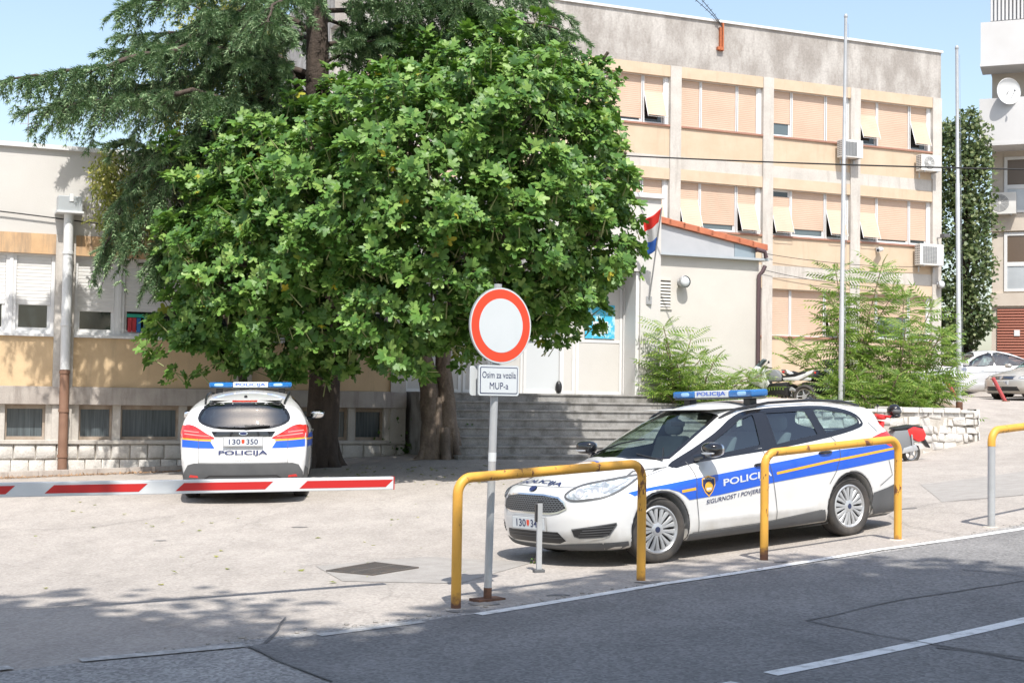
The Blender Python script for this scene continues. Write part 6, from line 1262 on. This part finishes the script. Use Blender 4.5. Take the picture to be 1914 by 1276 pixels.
# barrier
bl = np.array(at(0, 915, 10.29)); brr = np.array(at(733, 902, 11.78)); bd_ = norm(brr-bl); Lb = np.linalg.norm(brr-bl); b0 = bl-bd_*1.75
ba = thing('barrier', 'red and white barrier arm lowered across the entrance at the left', 'barrier', (b0[0], b0[1], gz(b0[0], b0[1])), math.atan2(bd_[1], bd_[0])); zb0 = b0[2]-gz(b0[0], b0[1]); slope_ = bd_[2]/math.hypot(bd_[0], bd_[1]); La = (Lb+1.75)*math.hypot(bd_[0], bd_[1])
arm = MB(); arm.add([(x, y, zb0+slope_*x+dz) for x in (-.3, La) for y, dz in ((-.03, -.052), (.03, -.052), (.03, .052), (-.03, .052))], [(0, 1, 2, 3), (7, 6, 5, 4), (0, 4, 5, 1), (1, 5, 6, 2), (2, 6, 7, 3), (3, 7, 4, 0)]); arm = arm.build('arm', MT['white'], ba, smooth=0, bevel=.006)
def spar(px): 
    d = ray(px, 908); nrm = np.array([-bd_[1], bd_[0], 0]); t = ((bl-CAM) @ nrm)/(d @ nrm); q = CAM+d*t; return float((q-b0) @ bd_)
for k, (a, b) in enumerate([(-230, 27), (82, 274), (326, 508), (557, 732)]):
    x0, x1 = spar(a), spar(b)-.0; sl_ = .055
    for yy in (-.0315, .0315):
        e1 = 0 if k == 3 else sl_
        flatobj(polybm([(x0, -.030), (x1-sl_*1.2, -.030), (x1, .030), (x0+sl_*1.2, .030)]), 'red_stripe', MT['redpaint'], arm, lambda a_, b_, yy=yy: (a_, yy, zb0+slope_*a_+b_))
MB().box(La+.001, La+.008, -.031, .031, zb0+slope_*La-.053, zb0+slope_*La+.053).build('end_cap', MT['redpaint'], ba, smooth=0)
MB().box(-.17, .17, -.16, .16, -.05, zb0+.18).build('cabinet', pmat('cabinet_orange', (.6, .2, .03), .5), ba, smooth=0, bevel=.02); MB().box(-.2, .2, -.19, .19, zb0+.181, zb0+.22).build('cabinet_lid', MT['greyplastic'], ba, smooth=0, bevel=.01)
# drain grate
gc = [gpt(609, 1068), gpt(700, 1052), gpt(783, 1062), gpt(697, 1076)]; g0 = np.mean(gc, 0); dg = thing('drain_grate', 'rusty cast iron drain grate set in the light asphalt', 'drain grate', tuple(g0)); fr = lambda s, t: (gc[0]*(1-s)*(1-t)+gc[3]*s*(1-t)+gc[2]*s*t+gc[1]*(1-s)*t)-g0
m = MB(); q = [fr(0, 0), fr(1, 0), fr(1, 1), fr(0, 1)]; m.add([(a[0], a[1], a[2]+.004) for a in q], [(0, 1, 2, 3)]); m.build('pit', MT['black'], dg, smooth=0)
def slab(m, s0, s1, t0, t1, z0=.005, z1=.014): q = [fr(s0, t0), fr(s1, t0), fr(s1, t1), fr(s0, t1)]; m.add([(a[0], a[1], a[2]+z0) for a in q]+[(a[0], a[1], a[2]+z1) for a in q], [(0, 1, 2, 3), (4, 5, 6, 7), (0, 1, 5, 4), (1, 2, 6, 5), (2, 3, 7, 6), (3, 0, 4, 7)])
m = MB()
for k in range(19): slab(m, .06, .94, .03+k*.051, .03+k*.051+.026)
m.build('bars', MT['grate'], dg, smooth=0); m = MB(); slab(m, 0, 1, 0, .03, .003, .016); slab(m, 0, 1, .97, 1, .003, .016); slab(m, 0, .06, .03, .97, .003, .016); slab(m, .94, 1, .03, .97, .003, .016); slab(m, .47, .53, .03, .97, .004, .0145); m.build('rim', MT['grate'], dg, smooth=0)
# flagpoles
def pole(label, base, top, z0, r):
    b = np.array(base); t = thing('flagpole', label, 'flagpole', (b[0], b[1], z0), 0, 'tall bare flagpoles'); tt = Vector(np.array(top)-np.array([b[0], b[1], z0])); m = MB(); P = [tt*k for k in (0, .26, .262, .62, .622, 1)]
    m.tube(P, [r, r, r*.86, r*.86, r*.7, r*.62], 16); m.build('mast', MT['polepaint'], t); MB().ell(tuple(tt), (r*.8, r*.8, r*1.1), 12, 8).build('finial', MT['polepaint'], t); MB().tube([(0, 0, -.1), (0, 0, .12)], r*1.3, 16).build('foot', MT['rust'], t)
    m = MB(); m.tube([tt*.03+Vector((r*1.3, -r, 0)), tt*.98+Vector((r*.9, -r*.6, 0))], .004, 4); m.build('halyard', MT['galv'], t)
q = at(1571, 760, 29.2); pole('tall flagpole rising through the tree of heaven in front of the office building', q, at(1581, 31, 29.2), float(tz(q[0], q[1])), .052); q = at(1793, 760, 31); pole('tall flagpole standing clear at the right end of the stone wall', q, at(1788.5, 90, 31), float(tz(q[0], q[1]))+.02, .056)
# flag on the entrance column
fp = np.array(fw(FA, 9.72, .25, 0)); u_, z_ = fac(1213, 563, FA, .27); f0 = fw(FA, u_, .27, z_); f1 = at(1237, 388, float(f0[1]-.75)); fs = thing('national_flag', 'red, white and blue flag hanging from a slanted pole on the white entrance column', 'flag', tuple(f0)); L_ = f1-f0
m = MB(); m.tube([(0, 0, 0), tuple(L_)], .016, 10); m.build('pole', MT['galv'], fs); m = MB(); m.box(-.06, .06, -.02, .04, -.06, .10); m.build('bracket', MT['galv'], fs, smooth=0)
top_ = L_*.985; nu, nw = 10, 24; V = []; 
for j in range(nw+1):
    t = j/nw; edge = L_*(.985-.44*t)
    for i in range(nu+1):
        s = i/nu; V.append(edge+np.array([-.34*s*(1-.25*t)-.02*math.sin(t*5+s*2), .05*math.sin(s*9+t*3)*s+.12*s, -.10*s-.16*s*(1-t)*.9+.02*math.cos(s*7)]))
Fq = [(j*(nu+1)+i, j*(nu+1)+i+1, (j+1)*(nu+1)+i+1, (j+1)*(nu+1)+i) for j in range(nw) for i in range(nu)]
o = npmesh('cloth', V, Fq, [MT['flagred'], MT['white'], MT['flagblue']], fs); o.data.polygons.foreach_set('material_index', [0 if j < 8 else (1 if j < 16 else 2) for j in range(nw) for i in range(nu)]); md = o.modifiers.new('cloth', 'SOLIDIFY'); md.thickness = .003
# leaning red parking posts
def lpost(label, b, t, Y): p0 = np.array(at(*b, Y)); p0[2] = gz(p0[0], p0[1]); p1 = np.array(at(*t, Y-.05)); o = thing('parking_post', label, 'bollard', tuple(p0), 0, 'leaning red parking posts'); m = MB().tube([(0, 0, -.03), tuple(p1-p0)], .05, 10); m.build('post', pmat('faded_red', (.42, .07, .07), .6), o); MB().lathe([(0, .02), (.10, .02), (.13, -.02)], (0, 0, 0), 'z', 12).build('foot', MT['rust'], o)
lpost('leaning red post between the right flagpole and the front wheel of the silver sedan', (1789, 741), (1766, 708), 41); lpost('leaning red post by the nose of the beige-silver car', (1880, 750), (1856, 706), 38.5)
# ------------------------------------------------------------------ two-wheelers
def spokewheel(par, x, R, w, name='wheel', z=None):
    t = bpy.data.objects.new(name, None); C.collection.objects.link(t); t.parent = par; t.location = (x, 0, R if z is None else z); h = w/2; m = MB(); m.lathe([(R*.66, -h*.7), (R*.85, -h), (R*.97, -h*.7), (R, 0), (R*.97, h*.7), (R*.85, h), (R*.66, h*.7)], (0, 0, 0), 'y', 36); m.build('tyre', MT['rubber'], t, smooth=50)
    m = MB(); m.lathe([(R*.70, -h*.6), (R*.60, -h*.5), (R*.60, h*.5), (R*.70, h*.6)], (0, 0, 0), 'y', 36); m.lathe([(0, -h*.6), (R*.2, -h*.6), (R*.2, h*.6), (0, h*.6)], (0, 0, 0), 'y', 16)
    for k in range(5): a = k*2*math.pi/5; m.tube([(0, 0, 0), (R*.64*math.cos(a), 0, R*.64*math.sin(a))], R*.06, 6)
    m.build('rim', MT['silver'], t); return t
def scooter(label, loc, rz, paint, side_='greyscoot', top=None):
    t = thing('scooter', label, 'scooter', loc, rz); t.rotation_euler = (math.radians(5), 0, rz)
    spokewheel(t, -.60, .215, .11, 'rear_wheel'); spokewheel(t, .62, .215, .10, 'front_wheel')
    def blk(poly, hw, nm, mt, bev=.03, par=t, y0=0): return MB().prism(poly, y0-hw, y0+hw, 'y').build(nm, MT[mt], par, smooth=40, bevel=bev)
    blk([(-.88, .62), (-.80, .76), (-.55, .80), (-.40, .72), (-.46, .56), (-.70, .46), (-.84, .50)], .13, 'tail_panel', paint, .045)
    blk([(-.78, .80), (-.50, .815), (-.12, .74), (-.08, .69), (-.30, .70), (-.55, .745), (-.80, .755)], .12, 'seat', 'black', .025)
    blk([(-.46, .72), (-.12, .68), (.02, .34), (.0, .24), (-.30, .22), (-.55, .30), (-.62, .46), (-.50, .58)], .12, 'side_cover', side_, .03)
    blk([(-.70, .30), (-.30, .20), (-.34, .32), (-.62, .42)], .05, 'engine', 'silver', .02, y0=.10); blk([(-.30, .18), (.30, .18), (.32, .25), (-.30, .26)], .13, 'footboard', 'black', .015)
    blk([(.30, .20), (.36, .20), (.30, .62), (.22, .88), (.16, .86), (.22, .55)], .17, 'leg_shield', paint, .03); blk([(.28, .45), (.50, .50), (.36, .80), (.22, .88)], .10, 'front_nose', paint, .04)
    blk([(.42, .40), (.80, .36), (.86, .28), (.80, .42), (.62, .47)], .065, 'front_mudguard', paint, .02)
    m = MB(); m.tube([(.62, .07, .215), (.40, .07, .55)], .02, 8).tube([(.62, -.07, .215), (.40, -.07, .55)], .02, 8); m.build('fork', MT['silver'], t)
    m = MB(); m.ell((.20, 0, .95), (.12, .17, .06), 20, 10, p=.8); m.tube([(.16, .10, .97), (.12, .30, .98)], .03, 10).tube([(.16, -.10, .97), (.12, -.30, .98)], .03, 10); m.build('handlebar_cover', MT[paint], t)
    for s in (1, -1):
        MB().tube([(.12, .29*s, .98), (.08, .37*s, .975)], .018, 8).build('grip', MT['black'], t); m = MB(); m.tube([(.14, .22*s, .98), (.10, .30*s, 1.14)], .006, 5); m.ell((.09, .31*s, 1.17), (.015, .05, .032)); m.build('mirror', MT['black'], t)
    MB().ell((.31, 0, .93), (.03, .08, .045), 16, 8).build('headlamp', MT['lampglass'], t); m = MB(); m.tube([(-.25, -.12, .20), (-.55, -.15, .22), (-.86, -.15, .34)], [.02, .045, .04], 12); m.build('exhaust', MT['silver'], t)
    blk([(-.86, .56), (-1.02, .36), (-.99, .35), (-.82, .50)], .08, 'rear_mudflap', 'black', .006); MB().ell((-.85, .05, .60), (.03, .05, .025)).build('turn_signal', MT['gold'], t); MB().ell((-.87, -.02, .66), (.02, .07, .035)).build('tail_light', MT['red'], t)
    m = MB(); m.tube([(-.58, .13, .25), (-.50, .15, .62)], .018, 8); m.build('shock_absorber', MT['silver'], t); return t
s0 = np.array(gpt(1701, 861)); ang = math.radians(196); org = s0-np.array([math.cos(ang)*-.53, math.sin(ang)*-.53, 0]); org[2] = gz(org[0], org[1])+.01
sc_ = scooter('red and grey scooter parked against the stone wall behind the police car', tuple(org), ang, 'redscoot'); sc_.rotation_euler = (math.radians(-4), math.radians(-2), ang); sc_.scale = (.88,)*3
hp_ = np.array(at(1671, 768, float(s0[1]-.1))); hl_ = thing('helmet', 'black full-face helmet hung on the handlebar of the red scooter', 'helmet', tuple(hp_), math.radians(-70)); MB().ell((0, 0, 0), (.145, .125, .135), 28, 18).build('shell', MT['gblack'], hl_); MB().ell((.035, 0, -.005), (.12, .108, .055), 24, 12, p=.8).build('visor', MT['greyplastic'], hl_); MB().ell((.05, 0, -.085), (.10, .09, .045), 20, 10).build('chin_bar', MT['gblack'], hl_)
def motorcycle(label, loc, rz, c1, c2):
    t = thing('motorcycle', label, 'motorcycle', loc, rz, 'motorcycles on the terrace'); spokewheel(t, -.68, .30, .15, 'rear_wheel'); spokewheel(t, .70, .30, .12, 'front_wheel')
    def blk(poly, hw, nm, mt, bev=.03): return MB().prism(poly, -hw, hw, 'y').build(nm, MT[mt], t, smooth=40, bevel=bev)
    blk([(-.95, .98), (-.45, .82), (-.10, .80), (-.15, .70), (-.55, .70), (-.90, .88)], .11, 'tail_fairing', c1, .03); blk([(-.70, .94), (-.20, .83), (-.10, .80), (-.12, .77), (-.45, .80), (-.75, .90)], .12, 'seat', 'black', .02)
    blk([(-.12, .80), (.05, .98), (.32, .96), (.42, .80), (.25, .66), (-.10, .68)], .14, 'tank', c2, .05); blk([(.30, .45), (.75, .62), (.80, .86), (.58, 1.08), (.36, .98), (.20, .60)], .16, 'front_fairing', c1, .05); blk([(.50, 1.06), (.74, .92), (.68, 1.0), (.40, 1.26), (.36, 1.22)], .12, 'screen', 'bpane', .02)
    blk([(-.30, .30), (.35, .28), (.40, .60), (-.25, .66)], .15, 'engine', 'black', .04); m = MB(); m.tube([(.70, .08, .30), (.48, .09, .95)], .025, 8).tube([(.70, -.08, .30), (.48, -.09, .95)], .025, 8); m.build('fork', MT['silver'], t)
    m = MB(); m.tube([(.30, .32, 1.02), (.42, .10, 1.04), (.42, -.10, 1.04), (.30, -.32, 1.02)], .014, 8); m.build('handlebar', MT['black'], t); m = MB(); m.tube([(.10, -.16, .30), (-.40, -.18, .30), (-.85, -.20, .48)], [.03, .04, .055], 10); m.build('exhaust', MT['silver'], t)
    for s in (1, -1): m = MB(); m.tube([(.45, .18*s, 1.05), (.42, .32*s, 1.16)], .007, 5); m.ell((.41, .35*s, 1.18), (.02, .06, .035)); m.build('mirror', MT['black'], t)
    MB().ell((-.95, 0, .90), (.02, .06, .03)).build('tail_light', MT['red'], t); return t
def onter(px, Y): q = at(px, 745, Y); return (q[0], q[1], float(tz(q[0], q[1])))
_a = motorcycle('white motorcycle parked on the terrace behind the light bar of the police car', onter(1456, 29.9), math.radians(150), 'white', 'greyscoot'); _b = motorcycle('white and black motorcycle parked right of the other one on the terrace', onter(1520, 30.1), math.radians(25), 'white', 'gblack')
for o in (_a, _b): o.scale = (.82,)*3
